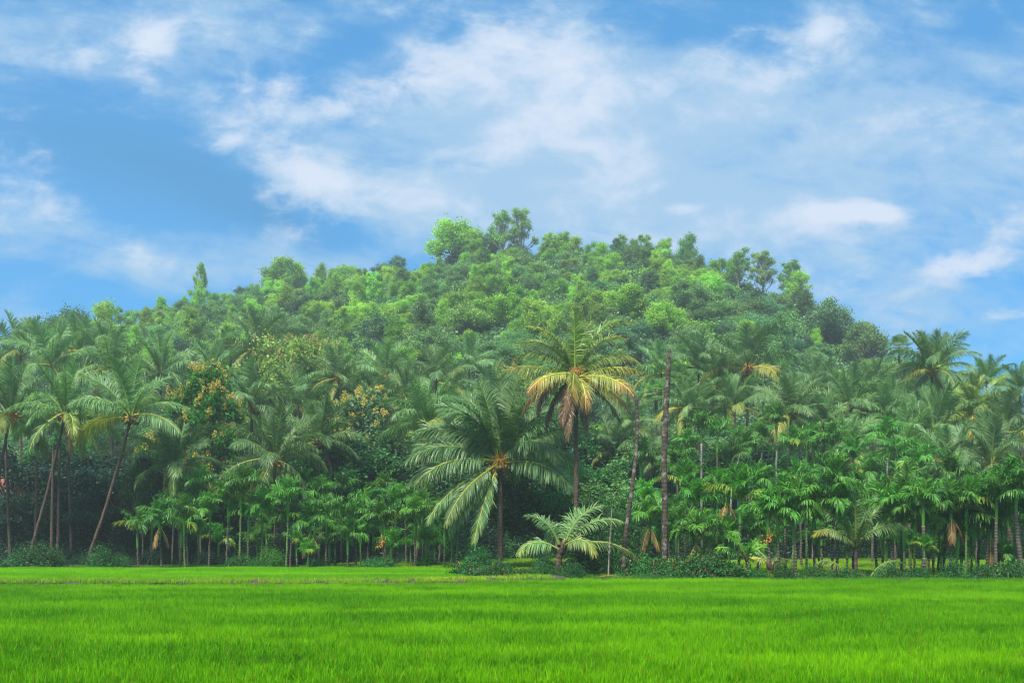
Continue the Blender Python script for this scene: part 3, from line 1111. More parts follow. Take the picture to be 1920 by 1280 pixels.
P = []; S = []; Wh = []
for _ in range(2600):
    y = rs.uniform(61, 96)
    x = rs.uniform(-.56 * y, .56 * y)
    px = x / y * F + 960
    if x > -2 and y < 76 + 2 * math.sin(x * .3):
        continue
    if x > -13 and y < 66:
        continue
    if x < -13 and y < 69 and rs.rand() < .5:
        continue
    P.append((x, y, T(x, y) - .1))
    d = (y - 61) / 30
    S.append((.35 + .9 * rs.rand()) * ((.5 + .6 * min(1, d * 2)) if y > 69 else .35))
    Wh.append(rs.choice(5, p=[.26, .3, .24, .1, .1]) if px > 620 else rs.choice(5, p=[.4, .1, .45, .02, .03]))
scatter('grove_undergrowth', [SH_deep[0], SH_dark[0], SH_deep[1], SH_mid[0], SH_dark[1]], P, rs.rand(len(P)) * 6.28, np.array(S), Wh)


def bush(px, Y, meshes, sc, label, seed=0, sz=None, cat='bush', name='bush', group='bushes at the field edge'):
    x = gx(px, Y)
    r_ = random.Random(seed + px)
    o = ob(name, meshes[r_.randrange(len(meshes))], None, (x, Y, T(x, Y) - .08), (0, 0, r_.random() * 6.28), (sc, sc, sz or sc))
    o['category'] = cat
    o['group'] = group
    REG.append([o, label, px, False])
    return o


# field-edge bushes
for px, Y, ms, sc, sz, lab in (
        (890, 46.5, SH_creep, 1.0, 1.0, 'low leafy mound at left foot of big central palm'), (935, 45.6, SH_creep, .9, .9, 'low leafy mound in front of big central palm'),
        (905, 50, SH_dark, .8, .8, 'dark bush behind leafy mound beside big central palm'), (985, 47, SH_creep, .55, .7, 'small low bush right of big central palm trunk'),
        (1022, 45.2, SH_dark, .5, .55, 'dark bush hiding left side of low arching palm foot'), (1066, 44.8, SH_dark, .45, .45, 'dark bush hiding right side of low arching palm foot'), (1095, 46.6, SH_dark, .8, .9, 'dark bush behind right fronds of low arching palm'),
        (1130, 47.5, SH_dark, .85, 1.1, 'dark bush right of arching low palm'), (1160, 48.5, SH_dark, 1.0, 1.2, 'dark bush at foot of shorter bare trunk'),
        (1205, 46.5, SH_creep, .9, 1.4, 'green creeper heap between feet of two bare trunks'), (1240, 45.8, SH_creep, .85, 1.2, 'green creeper heap at foot of taller bare trunk'),
        (1310, 45.5, SH_creep, 1.0, 1.6, 'reddish-tipped creeper mound, tallest part, right of bare trunks'), (1345, 45.2, SH_creep, 1.1, 1.2, 'creeper mound, right of reddish-tipped mound'),
        (1280, 45.2, SH_creep, .8, 1.0, 'creeper mound, left of reddish-tipped mound'), (1400, 45.5, SH_creep, .7, .7, 'low creeper right of the mounds'),
        (450, 57, SH_creep, .7, 1.2, 'pale leafy weed among left areca trunks'), (475, 56.8, SH_mid, .4, .5, 'small fresh green bush under left arecas'),
        (510, 57.2, SH_mid, .5, .9, 'upright fresh green bush under left arecas'), (710, 57.2, SH_creep, .8, 1.1, 'small bush with red tips under middle arecas'),
        (600, 58, SH_mid, .5, .5, 'low fresh green bush under middle arecas'), (195, 57, SH_dark, .7, .8, 'dark bush at edge of shaded left grove'),
        (40, 57, SH_dark, .8, .7, 'dark bush at far left field edge'), (75, 57.5, SH_dark, .9, .8, 'second dark bush at far left field edge'), (230, 58, SH_dark, .5, .5, 'small dark bush left of first areca'),
        (800, 60, SH_mid, .6, .5, 'fresh green bush left of big central palm'), (1020, 50, SH_dark, .5, .6, 'small bush behind arching low palm'),
        (1565, 45.8, SH_creep, .6, .5, 'low weeds left of young coconut palm'), (1640, 45.5, SH_creep, .7, .5, 'low weeds right of young coconut palm'),
        (1750, 46, SH_creep, .7, .45, 'low weeds among right areca trunks'), (1520, 44.6, SH_creep, .5, 0.91, 'low weedy clump at rice edge left of young coconut palm'), (1590, 44.2, SH_creep, .6, 0.78, 'low weedy clump at rice edge below young coconut palm'), (1665, 43.6, SH_dark, .45, 0.48, 'dark weedy clump at rice edge right of young coconut palm'), (1720, 43, SH_creep, .6, 0.91, 'weedy clump at rice edge beside stocky areca'), (1790, 43.2, SH_dark, .4, 0.56, 'dark weedy clump at rice edge under right arecas'), (1840, 43, SH_creep, .6, 1.04, 'weedy clump at rice edge near right picture edge'), (1895, 42.6, SH_creep, .8, 1.30, 'weedy clump at right picture edge'), (1470, 44.6, SH_dark, .4, 0.48, 'dark weedy clump at rice edge right of stumpy palm'),
        (1490, 46, SH_creep, .6, .5, 'low weeds below middle right arecas'), (1700, 46.5, SH_creep, .5, .4, 'small weeds clump under right arecas')):
    bush(px, Y, ms, sc, lab, sz=sz)

# ---- broadleaf trees inside the palm grove
near = {}
near['bushy'] = make_tree('round', 6.5, 3.2, 16000, .17, M_tree['mid'], 51, twig=.4)
near['bushy2'] = make_tree('round', 7, 3.2, 16000, .18, M_tree['shrub'], 52, twig=.45)
near['fresh'] = make_tree('round', 7, 3.0, 15000, .2, M_tree['shrub'], 53, twig=.45)
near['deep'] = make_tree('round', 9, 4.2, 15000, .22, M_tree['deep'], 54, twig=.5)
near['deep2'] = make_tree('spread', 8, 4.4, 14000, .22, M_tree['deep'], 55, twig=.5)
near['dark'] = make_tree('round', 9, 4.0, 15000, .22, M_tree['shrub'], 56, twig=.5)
near['yel'] = make_tree('round', 13, 4.0, 22000, .26, M_tree['fresh'], 57, twig=.5, blossom=.62, blomat=M_blos)
near['gold'] = make_tree('round', 12, 3.9, 22000, .26, M_tree['dark'], 58, twig=.5, blossom=.8, blomat=M_blos)
near['flush'] = make_tree('round', 12, 5.0, 18000, .26, M_tree['olive'], 59, twig=.6, blossom=.25, blomat=M_blosO)


def grove_tree(key, px, pytop, Y, lab, wid=1.0, name='broadleaf_tree', group='broadleaf trees among the palms'):
    x = gx(px, Y)
    h0 = {'bushy': 6, 'bushy2': 6.5, 'fresh': 6.5, 'deep': 8.3, 'deep2': 7.6, 'dark': 8.3, 'yel': 12, 'gold': 12, 'flush': 11.2}[key]
    z0 = T(x, Y)
    s = (at(px, pytop, Y).z - z0) / h0
    return place_tree(name, near[key], x, Y, lab, px, s * wid, random.random() * 6.28, group, sz=s)


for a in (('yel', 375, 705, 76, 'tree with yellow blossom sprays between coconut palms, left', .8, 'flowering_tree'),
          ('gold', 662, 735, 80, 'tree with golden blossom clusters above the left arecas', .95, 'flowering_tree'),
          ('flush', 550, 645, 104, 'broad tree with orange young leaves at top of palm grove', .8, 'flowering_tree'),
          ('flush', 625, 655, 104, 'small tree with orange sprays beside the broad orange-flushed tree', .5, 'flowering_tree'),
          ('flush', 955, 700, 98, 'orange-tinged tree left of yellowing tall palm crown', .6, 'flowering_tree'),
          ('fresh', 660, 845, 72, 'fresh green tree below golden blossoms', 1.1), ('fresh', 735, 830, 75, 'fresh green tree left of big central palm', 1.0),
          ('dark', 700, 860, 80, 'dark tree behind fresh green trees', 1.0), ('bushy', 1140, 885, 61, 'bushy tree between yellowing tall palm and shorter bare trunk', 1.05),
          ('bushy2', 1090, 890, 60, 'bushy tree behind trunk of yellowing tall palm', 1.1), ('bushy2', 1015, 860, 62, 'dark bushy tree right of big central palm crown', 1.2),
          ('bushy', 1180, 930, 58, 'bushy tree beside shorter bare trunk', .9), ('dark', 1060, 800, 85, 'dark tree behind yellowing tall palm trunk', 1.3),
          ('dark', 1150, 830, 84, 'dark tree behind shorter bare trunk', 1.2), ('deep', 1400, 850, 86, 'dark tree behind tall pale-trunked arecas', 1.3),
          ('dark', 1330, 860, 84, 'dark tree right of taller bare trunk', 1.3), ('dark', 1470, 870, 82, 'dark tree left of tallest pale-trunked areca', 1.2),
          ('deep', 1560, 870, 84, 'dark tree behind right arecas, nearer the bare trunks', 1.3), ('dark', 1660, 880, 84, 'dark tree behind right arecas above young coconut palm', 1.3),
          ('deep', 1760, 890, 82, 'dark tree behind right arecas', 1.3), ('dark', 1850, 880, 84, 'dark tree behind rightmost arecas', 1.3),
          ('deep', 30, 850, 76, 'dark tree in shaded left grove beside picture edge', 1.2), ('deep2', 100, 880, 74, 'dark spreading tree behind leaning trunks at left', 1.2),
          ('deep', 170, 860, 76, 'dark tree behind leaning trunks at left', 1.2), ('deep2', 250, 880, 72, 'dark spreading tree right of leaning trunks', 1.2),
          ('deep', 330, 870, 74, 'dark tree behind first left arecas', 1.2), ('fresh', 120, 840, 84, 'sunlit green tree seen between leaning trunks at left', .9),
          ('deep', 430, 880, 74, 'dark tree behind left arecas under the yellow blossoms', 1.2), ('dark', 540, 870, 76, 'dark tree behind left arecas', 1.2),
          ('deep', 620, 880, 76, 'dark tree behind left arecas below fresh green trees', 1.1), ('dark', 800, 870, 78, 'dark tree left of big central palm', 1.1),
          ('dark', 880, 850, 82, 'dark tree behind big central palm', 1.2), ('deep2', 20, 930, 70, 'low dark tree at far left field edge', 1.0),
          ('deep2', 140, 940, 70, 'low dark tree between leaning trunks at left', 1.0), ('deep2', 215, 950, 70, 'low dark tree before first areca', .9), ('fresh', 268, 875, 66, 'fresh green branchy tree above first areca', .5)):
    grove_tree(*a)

# ------------------------------------------------------------------ coconut palms


def coco_fronds(seed, n=27, old=1.0, young=1.0):
    r = random.Random(seed)
    out = []
    for i in range(n):
        u = (i + .5) / n
        az = i * 137.5 + r.uniform(-14, 14)
        e0 = 86 - 116 * u ** 1.35 * old + r.uniform(-7, 7)
        bend = 22 + 66 * min(1, u * 1.5) - 34 * max(0, u - .6) / .4 + r.uniform(-14, 14)
        L = (.86 + .14 * min(1, u * 3)) * 4.9 * r.uniform(.9, 1.06)
        age = 0 if u < .8 else r.choice([0, .1, .25, .35])
        out.append((az, e0, bend, L, age, 0))
    return out


def build_frond(mb, rng, spec, n=62, segs=3, ll=1.22, lw=.062, k=1.0, k_hero=False):
    az, e0, bend, L, age, tip = spec
    steep = max(0, min(1, (e0 - 40) / 40))
    frond(mb, rng, az, e0, bend, L * k, n=n, ll=ll * k * (1 - .1 * steep) * (.72 if e0 < -20 else 1), lw=lw * k, droop=(1.55 if k_hero else 1.3) - 1.0 * steep + (.5 if e0 < 0 else 0), age=age, tip=tip,
          rise=.25 + .2 * steep, segs=segs, twist=((1 if math.cos(R(az)) > 0 else -1) if k_hero else rng.choice([-1, 1])) * rng.uniform(14, 42), tw2=rng.uniform(-15, 15) if k_hero else rng.uniform(-30, 30), rr=.05 * k, sidebend=rng.uniform(-8, 8) if k_hero else rng.uniform(-16, 16), base=(0.12 * math.cos(R(az)), .12 * math.sin(R(az)), rng.uniform(-.1, .15)))


def coco_crown(seed, mat, n=27, old=1.0, nl=86):
    rng = np.random.RandomState(seed)
    mb = MB()
    for sp in coco_fronds(seed, n, old):
        build_frond(mb, rng, sp, nl, segs=3)
    # spear leaf
    frond(mb, rng, rng.rand() * 360, 86, 8, 3.0, n=40, ll=.45, lw=.05, droop=0, rise=.1, age=.08, rr=.03)
    return mb.mesh('palm_crown', [mat, M_rach])


CROWNS = [coco_crown(200 + i, M_coco, [20, 22, 24, 17, 26, 19, 22, 15, 24, 21, 18][i], [1.0, 1.1, .9, 1.05, .95, 1.12, 1.0, .8, 1.2, .85, 1.15][i]) for i in range(11)]
CROWN_Y = coco_crown(230, M_cocoY, 22, .9)


def bunch_mesh(seed, mat, n=9, r=.13, spread=.32):
    rng = np.random.RandomState(seed)
    mb = MB()
    for i in range(n):
        c = rng.randn(3) * [spread * .6, spread * .6, spread * .5]
        blobmesh(mb, c, (r, r, r * 1.25), rng, mat=0)
    tube(mb, [(0, 0, .55), (.05, 0, .3), (0, 0, 0)], [.03, .025, .02], 5, 1)
    return mb.mesh('coconut_bunch', [mat, M_flower])


def burst_mesh(seed, n=26, L=.6, mat=None):
    rng = np.random.RandomState(seed)
    mb = MB()
    for i in range(n):
        d = nrm(rng.randn(3) + [0, 0, .2])
        tube(mb, [d * .03, d * L * .6 + [0, 0, .04], d * L + [0, 0, -.06]], [.022, .016, .008], 4, 0, cap=False)
    return mb.mesh('flower_stalk', mat or M_flower)


BUNCH = [bunch_mesh(1, M_nut), bunch_mesh(2, M_nut), bunch_mesh(3, M_nutO)]
BURST = [burst_mesh(1), burst_mesh(2)]


def trunk_mesh(base, top, r0, r1, mat, seed=0, n=22, curve=.35, sides=9, name='palm_trunk'):
    """tapering, slightly curved palm stem from base to top (both relative to the thing)"""
    rng = np.random.RandomState(seed)
    b, t_ = np.array(base, float), np.array(top, float)
    u = np.linspace(0, 1, n)
    d = t_ - b
    mid = np.array([d[0] * (u + curve * np.sin(PI * u) * .5), d[1] * u, d[2] * u]).T + b
    mid[1:-1, :2] += rng.randn(n - 2, 2) * .012
    rad = r1 + (r0 - r1) * (1 - u) ** 1.3 + .35 * r0 * np.exp(-u * 14)
    rad = rad * (1 + .05 * rng.randn(n))
    mb = MB()
    tube(mb, mid, rad, sides, 0, rnd=.5)
    return mb.mesh(name, mat)


def coconut_palm(px, py, rpx, bpx, Y, lab, cr=None, fruit=None, burst=0, mat=None, crown_mesh=None, tilt=4, group='coconut palms of the grove', trunk_r=.15, brown=0, rz=None):
    x0 = gx(bpx, Y); z0 = T(x0, Y) - .1
    c = at(px, py, Y)
    if c.z < z0 + 1.2:
        z0 = c.z - 1.5 if False else z0
    sc = rpx * Y / (F * 4.15)
    t = thing('coconut_palm', 'palm tree', lab, px, (x0, Y, z0), group)
    r_ = random.Random(px * 31 + py)
    top = (c.x - x0, 0, c.z - z0)
    ob('trunk', trunk_mesh((0, 0, 0), top, trunk_r * max(.75, sc), trunk_r * .72 * max(.75, sc), M_cocobark, px, curve=.1), t)
    cm = crown_mesh or CROWNS[r_.randrange(len(CROWNS)) if cr is None else cr]
    ob('crown', cm, t, (top[0], 0, top[2] - .05), (R(r_.uniform(-tilt, tilt)), R(r_.uniform(-tilt, tilt)), r_.random() * 6.28 if rz is None else rz), sc)
    if fruit is not None:
        for k in range(2):
            a = -PI / 2 + (k - .5) * 1.3
            ob('coconut_bunch', BUNCH[fruit], t, (top[0] + .32 * sc * math.cos(a), .32 * sc * math.sin(a), top[2] - .38 * sc), (0, 0, k), sc * 1.15)
    for k in range(burst):
        a = -PI / 2 + (k - .5 * (burst - 1)) * 1.1
        ob('flower_stalk', BURST[k % 2], t, (top[0] + .3 * sc * math.cos(a), .45 * sc * math.sin(a), top[2] + .05), (0, 0, k), sc)
    brown = max(brown, 1 if r_.random() < .22 else 0)
    for k in range(brown):
        a = r_.uniform(180, 360)
        mb = MB(); rg = np.random.RandomState(px + k)
        frond(mb, rg, a, -50, 40, 3.6, n=44, ll=.7, lw=.05, droop=2.0, age=.9, rise=0, rr=.035)
        ob('dead_frond', mb.mesh('dead_frond', [M_coco, M_rach]), t, (top[0], 0, top[2] - .15), (0, 0, 0), sc)
    return t


# px, py of the heart, reach in px, px of the foot, distance, label, options
PALMS = [
    (20, 778, 98, -45, 65, 'coconut palm leaning at picture edge, yellow lower frond', dict(fruit=2, burst=1)),
    (122, 775, 95, 48, 64, 'coconut palm with brown heart, second leaning palm from left', dict(fruit=0, brown=1)),
    (246, 780, 103, 158, 63, 'large leaning coconut palm with hanging yellow-ribbed fronds, left', dict(fruit=0, brown=0)),
    (330, 872, 88, 340, 66, 'low coconut palm under the yellow-blossomed tree', {}),
    (205, 693, 88, 215, 98, 'coconut palm behind the large leaning palm', {}),
    (98, 686, 82, 100, 99, 'coconut palm behind the second leaning palm', {}),
    (38, 668, 80, 40, 102, 'coconut palm on left skyline below sparse dark tree', {}),
    (150, 660, 70, 150, 108, 'small-crowned coconut palm high in left grove', {}),
    (302, 700, 76, 300, 98, 'coconut palm left above yellow-blossomed tree', {}),
    (398, 705, 68, 400, 100, 'coconut palm right above yellow-blossomed tree', {}),
    (482, 655, 78, 480, 112, 'high coconut palm left of the orange-flushed tree', dict(fruit=0)),
    (420, 672, 55, 420, 114, 'small coconut palm high on left slope', {}),
    (472, 765, 88, 470, 88, 'coconut palm between yellow-blossomed and golden-blossomed trees', dict(fruit=0)),
    (515, 860, 98, 512, 63.5, 'coconut palm with fruit cluster above left arecas', dict(fruit=2)),
    (598, 828, 82, 602, 69, 'coconut palm with brown-tipped frond beside golden-blossomed tree', dict(fruit=0, brown=1)),
    (634, 708, 58, 640, 100, 'small coconut palm with orange heart between flushed trees', dict(fruit=2, burst=1)),
    (722, 706, 72, 718, 100, 'coconut palm right of the orange-flushed trees', dict(fruit=0)),
    (705, 785, 78, 712, 88, 'coconut palm with bare trunk right of golden blossoms', {}),
    (818, 715, 70, 815, 98, 'coconut palm high, left of big central palm', {}),
    (802, 792, 90, 778, 66, 'coconut palm with yellow lower fronds, left of big central palm', dict(brown=1)),
    (880, 690, 60, 880, 104, 'small coconut palm above big central palm', {}),
    (925, 745, 66, 925, 92, 'coconut palm directly behind big central palm', {}),
    (1150, 850, 70, 1155, 80, 'low coconut palm left of shorter bare trunk', {}),
    (1178, 795, 60, 1180, 86, 'coconut palm behind top of shorter bare trunk', {}),
    (1222, 870, 62, 1225, 76, 'low coconut palm between the bare trunks', {}),
    (1240, 700, 62, 1240, 100, 'coconut palm behind top of taller bare trunk', {}),
    (1310, 690, 68, 1310, 98, 'coconut palm just right of taller bare trunk top', {}),
    (1402, 690, 84, 1400, 94, 'coconut palm with orange fruit on the lower hill', dict(fruit=2, burst=2)),
    (1285, 765, 62, 1285, 88, 'coconut palm right of taller bare trunk, mid height', {}),
    (1378, 762, 66, 1380, 88, 'coconut palm below the orange-fruited palm', {}),
    (1345, 725, 58, 1345, 95, 'small coconut palm left of orange-fruited palm', {}),
    (1482, 775, 80, 1485, 84, 'coconut palm behind tallest pale-trunked areca', dict(fruit=0)),
    (1455, 715, 58, 1455, 97, 'coconut palm right of orange-fruited palm', {}),
    (1595, 765, 82, 1595, 86, 'coconut palm at the lower right slope', {}),
    (1545, 800, 60, 1548, 84, 'small coconut palm at the lower right slope', {}),
    (1668, 790, 78, 1670, 84, 'coconut palm above bright yellow-green areca', {}),
    (1747, 694, 77, 1745, 86, 'tall coconut palm against the sky at right', dict(fruit=0, brown=1)),
    (1850, 718, 52, 1846, 96, 'smaller coconut palm against the sky at right', {}),
    (1912, 734, 56, 1925, 92, 'coconut palm against the sky at right picture edge', {}),
    (1824, 770, 70, 1812, 78, 'yellowish coconut palm with bare trunk at right', dict(crown_mesh='Y')),
    (1752, 805, 88, 1755, 78, 'coconut palm below tall skyline palm', {}),
    (1700, 840, 80, 1702, 76, 'coconut palm left, below tall skyline palm', {}),
    (1885, 810, 84, 1890, 76, 'coconut palm below rightmost skyline palm', {}),
    (1858, 868, 92, 1860, 70, 'low coconut palm behind rightmost arecas', {}),
    (1780, 870, 80, 1782, 72, 'low coconut palm behind right arecas', {}),
    (1590, 838, 66, 1592, 78, 'low coconut palm behind yellow-green arecas', {}),
    (1640, 735, 60, 1640, 98, 'high coconut palm on right slope', {}),
    (1530, 730, 58, 1530, 100, 'high coconut palm on right shoulder', {}),
    (345, 780, 60, 345, 90, 'coconut palm behind yellow-blossomed tree', {}),
    (560, 760, 72, 560, 92, 'coconut palm left of golden blossoms', {}),
    (760, 745, 66, 760, 95, 'coconut palm between golden blossoms and central palm', {}),
    (860, 800, 74, 860, 84, 'coconut palm behind left fronds of big central palm', {}),
]
for px, py, r_, b_, Y_, lab, kw in PALMS:
    kw = dict(kw)
    if kw.get('crown_mesh') == 'Y':
        kw['crown_mesh'] = CROWN_Y
    coconut_palm(px, py, r_, b_, Y_, lab, **kw)


# --- palms whose fronds one can follow one by one
def hero_palm(px, py, bpx, Y, lab, specs, mat, scale=1.0, tr=.16, nl=80, fruit=0, burst=0, ll=1.4, lw=.062, r1=None, spear=True, group='coconut palms standing apart'):
    x0 = gx(bpx, Y); z0 = T(x0, Y) - .1
    c = at(px, py, Y)
    t = thing('coconut_palm', 'palm tree', lab, px, (x0, Y, z0), group)
    top = np.array((c.x - x0, 0, c.z - z0))
    ob('trunk', trunk_mesh((0, 0, 0), top, tr, r1 or tr * .72, M_cocobark, int(px), curve=.12), t)
    rng = np.random.RandomState(int(px))
    for sp in specs:
        mb = MB()
        build_frond(mb, rng, sp, nl, 3, ll, lw, scale, True)
        o = ob('frond', mb.mesh('palm_frond', [mat, M_rach]), t, tuple(top))
        if sp[4] > .6:
            o['label'] = 'brown hanging frond'
    for k in range(fruit):
        a = -PI / 2 + (k - (fruit - 1) / 2) * 1.0
        ob('coconut_bunch', BUNCH[k % 2], t, (top[0] + .36 * math.cos(a), .36 * math.sin(a), top[2] - .35), (0, 0, k), 1.0 * scale)
    for k in range(burst):
        ob('flower_stalk', BURST[k % 2], t, (top[0] - .05 + .2 * k, -.5, top[2] + .12 + .1 * k), (0, 0, k), .85 * scale)
    mb = MB()
    for k in range(14):
        a = rng.rand() * 6.28
        tube(mb, [(0, 0, -.4), (.14 * math.cos(a), .14 * math.sin(a), -.15), (.3 * math.cos(a), .3 * math.sin(a), .35)], [.1, .09, .03], 5, 0, age=.7)
    ob('leaf_base', mb.mesh('leaf_base', M_base), t, tuple(top), (0, 0, 0), min(1, tr / .16))
    return t


central = [
    # az (0 right, 180 left, 270 toward camera), rise, bend, length, age, tip
    (178, 38, 78, 5.3, 0, 0), (190, 26, 72, 5.6, 0, .05), (200, 8, 62, 5.2, .05, .1), (172, 55, 90, 5.2, 0, 0), (205, -22, 42, 5.6, .0, .1), (186, 12, 66, 5.4, .0, .05), (170, 48, 66, 5.4, 0, 0),
    (218, -28, 40, 5.2, .04, .15), (228, -60, 14, 5.0, .06, .15), (215, -40, 30, 5.2, .04, .1), (318, 44, 120, 4.9, 0, .05), (336, 26, 92, 5.4, 0, .08), (342, 40, 62, 5.5, 0, .05), (322, 5, 62, 5.2, 0, .08),
    (348, 56, 82, 5.4, 0, 0), (345, 5, 70, 4.8, .05, .15), (20, 22, 80, 5.2, 0, 0), (0, 66, 70, 5.2, 0, 0), (160, 68, 78, 5.2, 0, 0), (185, 72, 80, 5.0, 0, 0),
    (140, 76, 60, 5.2, 0, 0), (40, 76, 50, 5.2, 0, 0), (90, 82, 40, 5.2, 0, 0), (270, 78, 95, 4.6, 0, 0), (220, 72, 75, 5.0, 0, 0), (320, 74, 60, 5.0, 0, 0),
    (100, 60, 80, 5.2, 0, 0), (60, 50, 80, 5.2, 0, 0), (130, 45, 85, 5.2, 0, 0), (80, 20, 80, 5.0, 0, 0), (110, 0, 70, 5.0, .1, .1), (0, 84, 14, 4.6, 0, 0), (150, 82, 20, 4.8, 0, 0)]
hero_palm(938, 868, 937, 55, 'big dark green coconut palm in the centre, nearest the field', central, M_coco, .96, .19, 130, fruit=4, burst=2, ll=1.3)

yellow = [
    (0, 48, 92, 5.0, .18, .15), (350, 22, 52, 4.7, .2, .45), (182, 18, 34, 4.9, .1, .4), (175, 52, 92, 5.0, .08, .2), (165, 64, 80, 5.0, .05, .1),
    (140, 74, 70, 5.0, 0, .1), (190, 72, 75, 4.9, .04, .3), (20, 66, 82, 5.1, .05, .3), (340, 74, 66, 4.9, .0, .1), (90, 80, 30, 5.0, 0, 0), (60, 78, 40, 5.0, 0, 0),
    (260, 84, 20, 4.8, 0, 0), (110, 60, 70, 5, 0, .1), (70, 45, 80, 5, .1, .2), (120, 30, 80, 5, .1, .2), (30, 30, 80, 4.8, .15, .3),
    (208, -2, 58, 4.4, .26, .6), (262, -10, 95, 4.0, .25, .5), (286, -20, 90, 3.6, .3, .6), (330, 2, 62, 5.0, .2, .7), (345, -20, 45, 4.8, .4, .55), (10, -35, 30, 4.6, .75, .2), (170, -10, 70, 4.8, .35, .6),
    (195, -22, 75, 4.4, .8, .2), (185, -50, 38, 4.4, .9, 0), (225, -62, 25, 4.0, .9, 0), (300, -65, 22, 4.4, .9, 0), (310, -70, 18, 3.6, .85, 0), (240, -70, 18, 4.8, .92, 0)]
hero_palm(1079, 704, 1082, 50.6, 'tall coconut palm with yellow and brown hanging fronds', yellow, M_cocoY, .70, .15, 84, fruit=3, burst=2, ll=1.2)

low = [(12, 72, 70, 3.3, .02, .1), (358, 52, 78, 3.5, .02, .15), (350, 16, 58, 3.7, .1, .15), (322, 34, 118, 2.3, .16, .2), (40, 74, 60, 2.6, 0, .1),
       (172, 70, 80, 2.4, 0, .1), (195, 30, 95, 2.4, .1, .2), (120, 60, 80, 2.6, 0, 0)]
hero_palm(1052, 1026, 1040, 46, 'low arching coconut palm at the field edge, right of central palm', low, M_coco, .9, .2, 58, ll=.75, lw=.055, r1=.14)
young = [(85, 84, 20, 3.0, 0, 0), (10, 66, 60, 2.9, 0, 0), (170, 64, 60, 2.9, 0, 0), (30, 76, 45, 2.9, 0, 0), (150, 76, 45, 2.9, 0, 0), (250, 82, 30, 2.7, 0, 0), (330, 45, 70, 2.3, .05, .1), (200, 45, 70, 2.2, .1, .2), (350, 70, 40, 2.4, 0, 0),
         (190, 74, 30, 2.4, 0, 0), (185, 50, 95, 2.3, .12, .25), (270, 60, 60, 2.2, 0, 0), (60, 60, 60, 2.2, 0, 0)]
hero_palm(1605, 1020, 1604, 45.4, 'young coconut palm with upright fronds among right arecas', young, M_coco, .95, .1, 46, ll=.6, lw=.05)
small = [(175, 40, 60, 1.5, .05, .2), (5, 45, 60, 1.5, .1, .1), (150, 70, 40, 1.5, 0, 0), (30, 68, 50, 1.5, 0, 0), (270, 60, 80, 1.4, 0, 0), (200, 62, 60, 1.5, 0, 0)]
hero_palm(1400, 1046, 1400, 46.2, 'small young palm right of the creeper mounds', small, M_arecaL, .95, .07, 30, ll=.45, lw=.06)
stumpy = [(178, 30, 60, .9, .3, .2), (5, 30, 70, .8, .1, .1), (160, 60, 40, .8, 0, 0), (40, 60, 40, .8, 0, 0)]
hero_palm(1445, 1058, 1444, 46, 'stumpy little palm with drooping pale frond, right of creeper mounds', stumpy, M_coco, 1, .12, 24, ll=.35, lw=.05)


# fallen brown-green fronds near the young palm
def fallen(px, Y, az, e0, bend, L, age, lab):
    x = gx(px, Y)
    mb = MB()
    frond(mb, np.random.RandomState(px), az, e0, bend, L, n=44, ll=.5, lw=.045, droop=1.4, age=age, rise=0, rr=.03)
    o = ob('fallen_frond', mb.mesh('fallen_frond', [M_coco, M_rach]), None, (x, Y, T(x, Y)))
    o['category'] = 'palm frond'
    REG.append([o, lab, px, False])


fallen(1628, 44.6, 5, 62, 92, 2.0, .13, 'drooping cut frond on the ground right of young coconut palm')
fallen(1590, 44.8, 175, 70, 110, 1.9, .2, 'yellowish cut frond on the ground left of young coconut palm')
fallen(1100, 45.2, 350, 20, 60, 2.2, .8, 'brown fallen frond under the low arching palm')
fallen(1015, 45.4, 20, 10, 30, 2.4, .9, 'brown fallen frond left of low arching palm stem')


# ------------------------------------------------------------------ areca palms
def areca_crown(seed, mat, n=9, k=1.0, nl=40, tips=.0):
    rng = np.random.RandomState(seed)
    mb = MB()
    for i in range(n):
        u = (i + .5) / n
        az = i * 137.5 + rng.uniform(-20, 20)
        e0 = 89 - 36 * u + rng.uniform(-6, 6)
        bend = 18 + 138 * u ** 1.15 + rng.uniform(-12, 12)
        L = (1.3 + .35 * min(1, 2 * u)) * k * rng.uniform(.85, 1.08)
        steep = max(0, min(1, (e0 - 45) / 40))
        age = 0 if u < .8 or rng.rand() < .8 else .2
        frond(mb, rng, az, e0, bend, L, n=nl, ll=.52 * k, lw=.046 * k, droop=2.2 - 1.8 * steep, age=age, tip=tips, rise=.35 + .3 * steep, petiole=.14, kind='areca',
              twist=rng.uniform(-25, 25), rr=.022, base=(0, 0, rng.uniform(-.05, .1)), sidebend=rng.uniform(-15, 15))
    frond(mb, rng, 0, 88, 4, 1.3 * k, n=16, ll=.3, lw=.06, droop=0, rise=0, kind='areca', rr=.03)
    return mb.mesh('areca_crown', [mat, M_rach])


AC = [areca_crown(300 + i, M_areca, 9 + i % 3) for i in range(6)]
ACL = [areca_crown(320 + i, M_arecaL, 8 + i % 2) for i in range(3)]


def shaft_mesh():
    mb = MB()
    z = np.linspace(-.95, .06, 9)
    tube(mb, np.stack([0 * z, 0 * z, z], 1), [.06, .066, .07, .075, .085, .092, .09, .075, .05], 8, 0)
    return mb.mesh('crownshaft', M_arecaS)


SHAFT = shaft_mesh()
NUTS = [bunch_mesh(20 + i, m_, 26, .045, .2) for i, m_ in enumerate((M_nutO, M_nut))]


def skirt_mesh(seed):
    mb = MB(); rg = np.random.RandomState(seed)
    for k in range(2):
        frond(mb, rg, 200 + 100 * k, -55, 30, 1.3, n=18, ll=.42, lw=.06, droop=2.2, age=.68, rise=0, kind='areca', rr=.02)
    return mb.mesh('dead_frond', [M_cocoY, M_rach])


SKIRT = [skirt_mesh(5), skirt_mesh(6)]


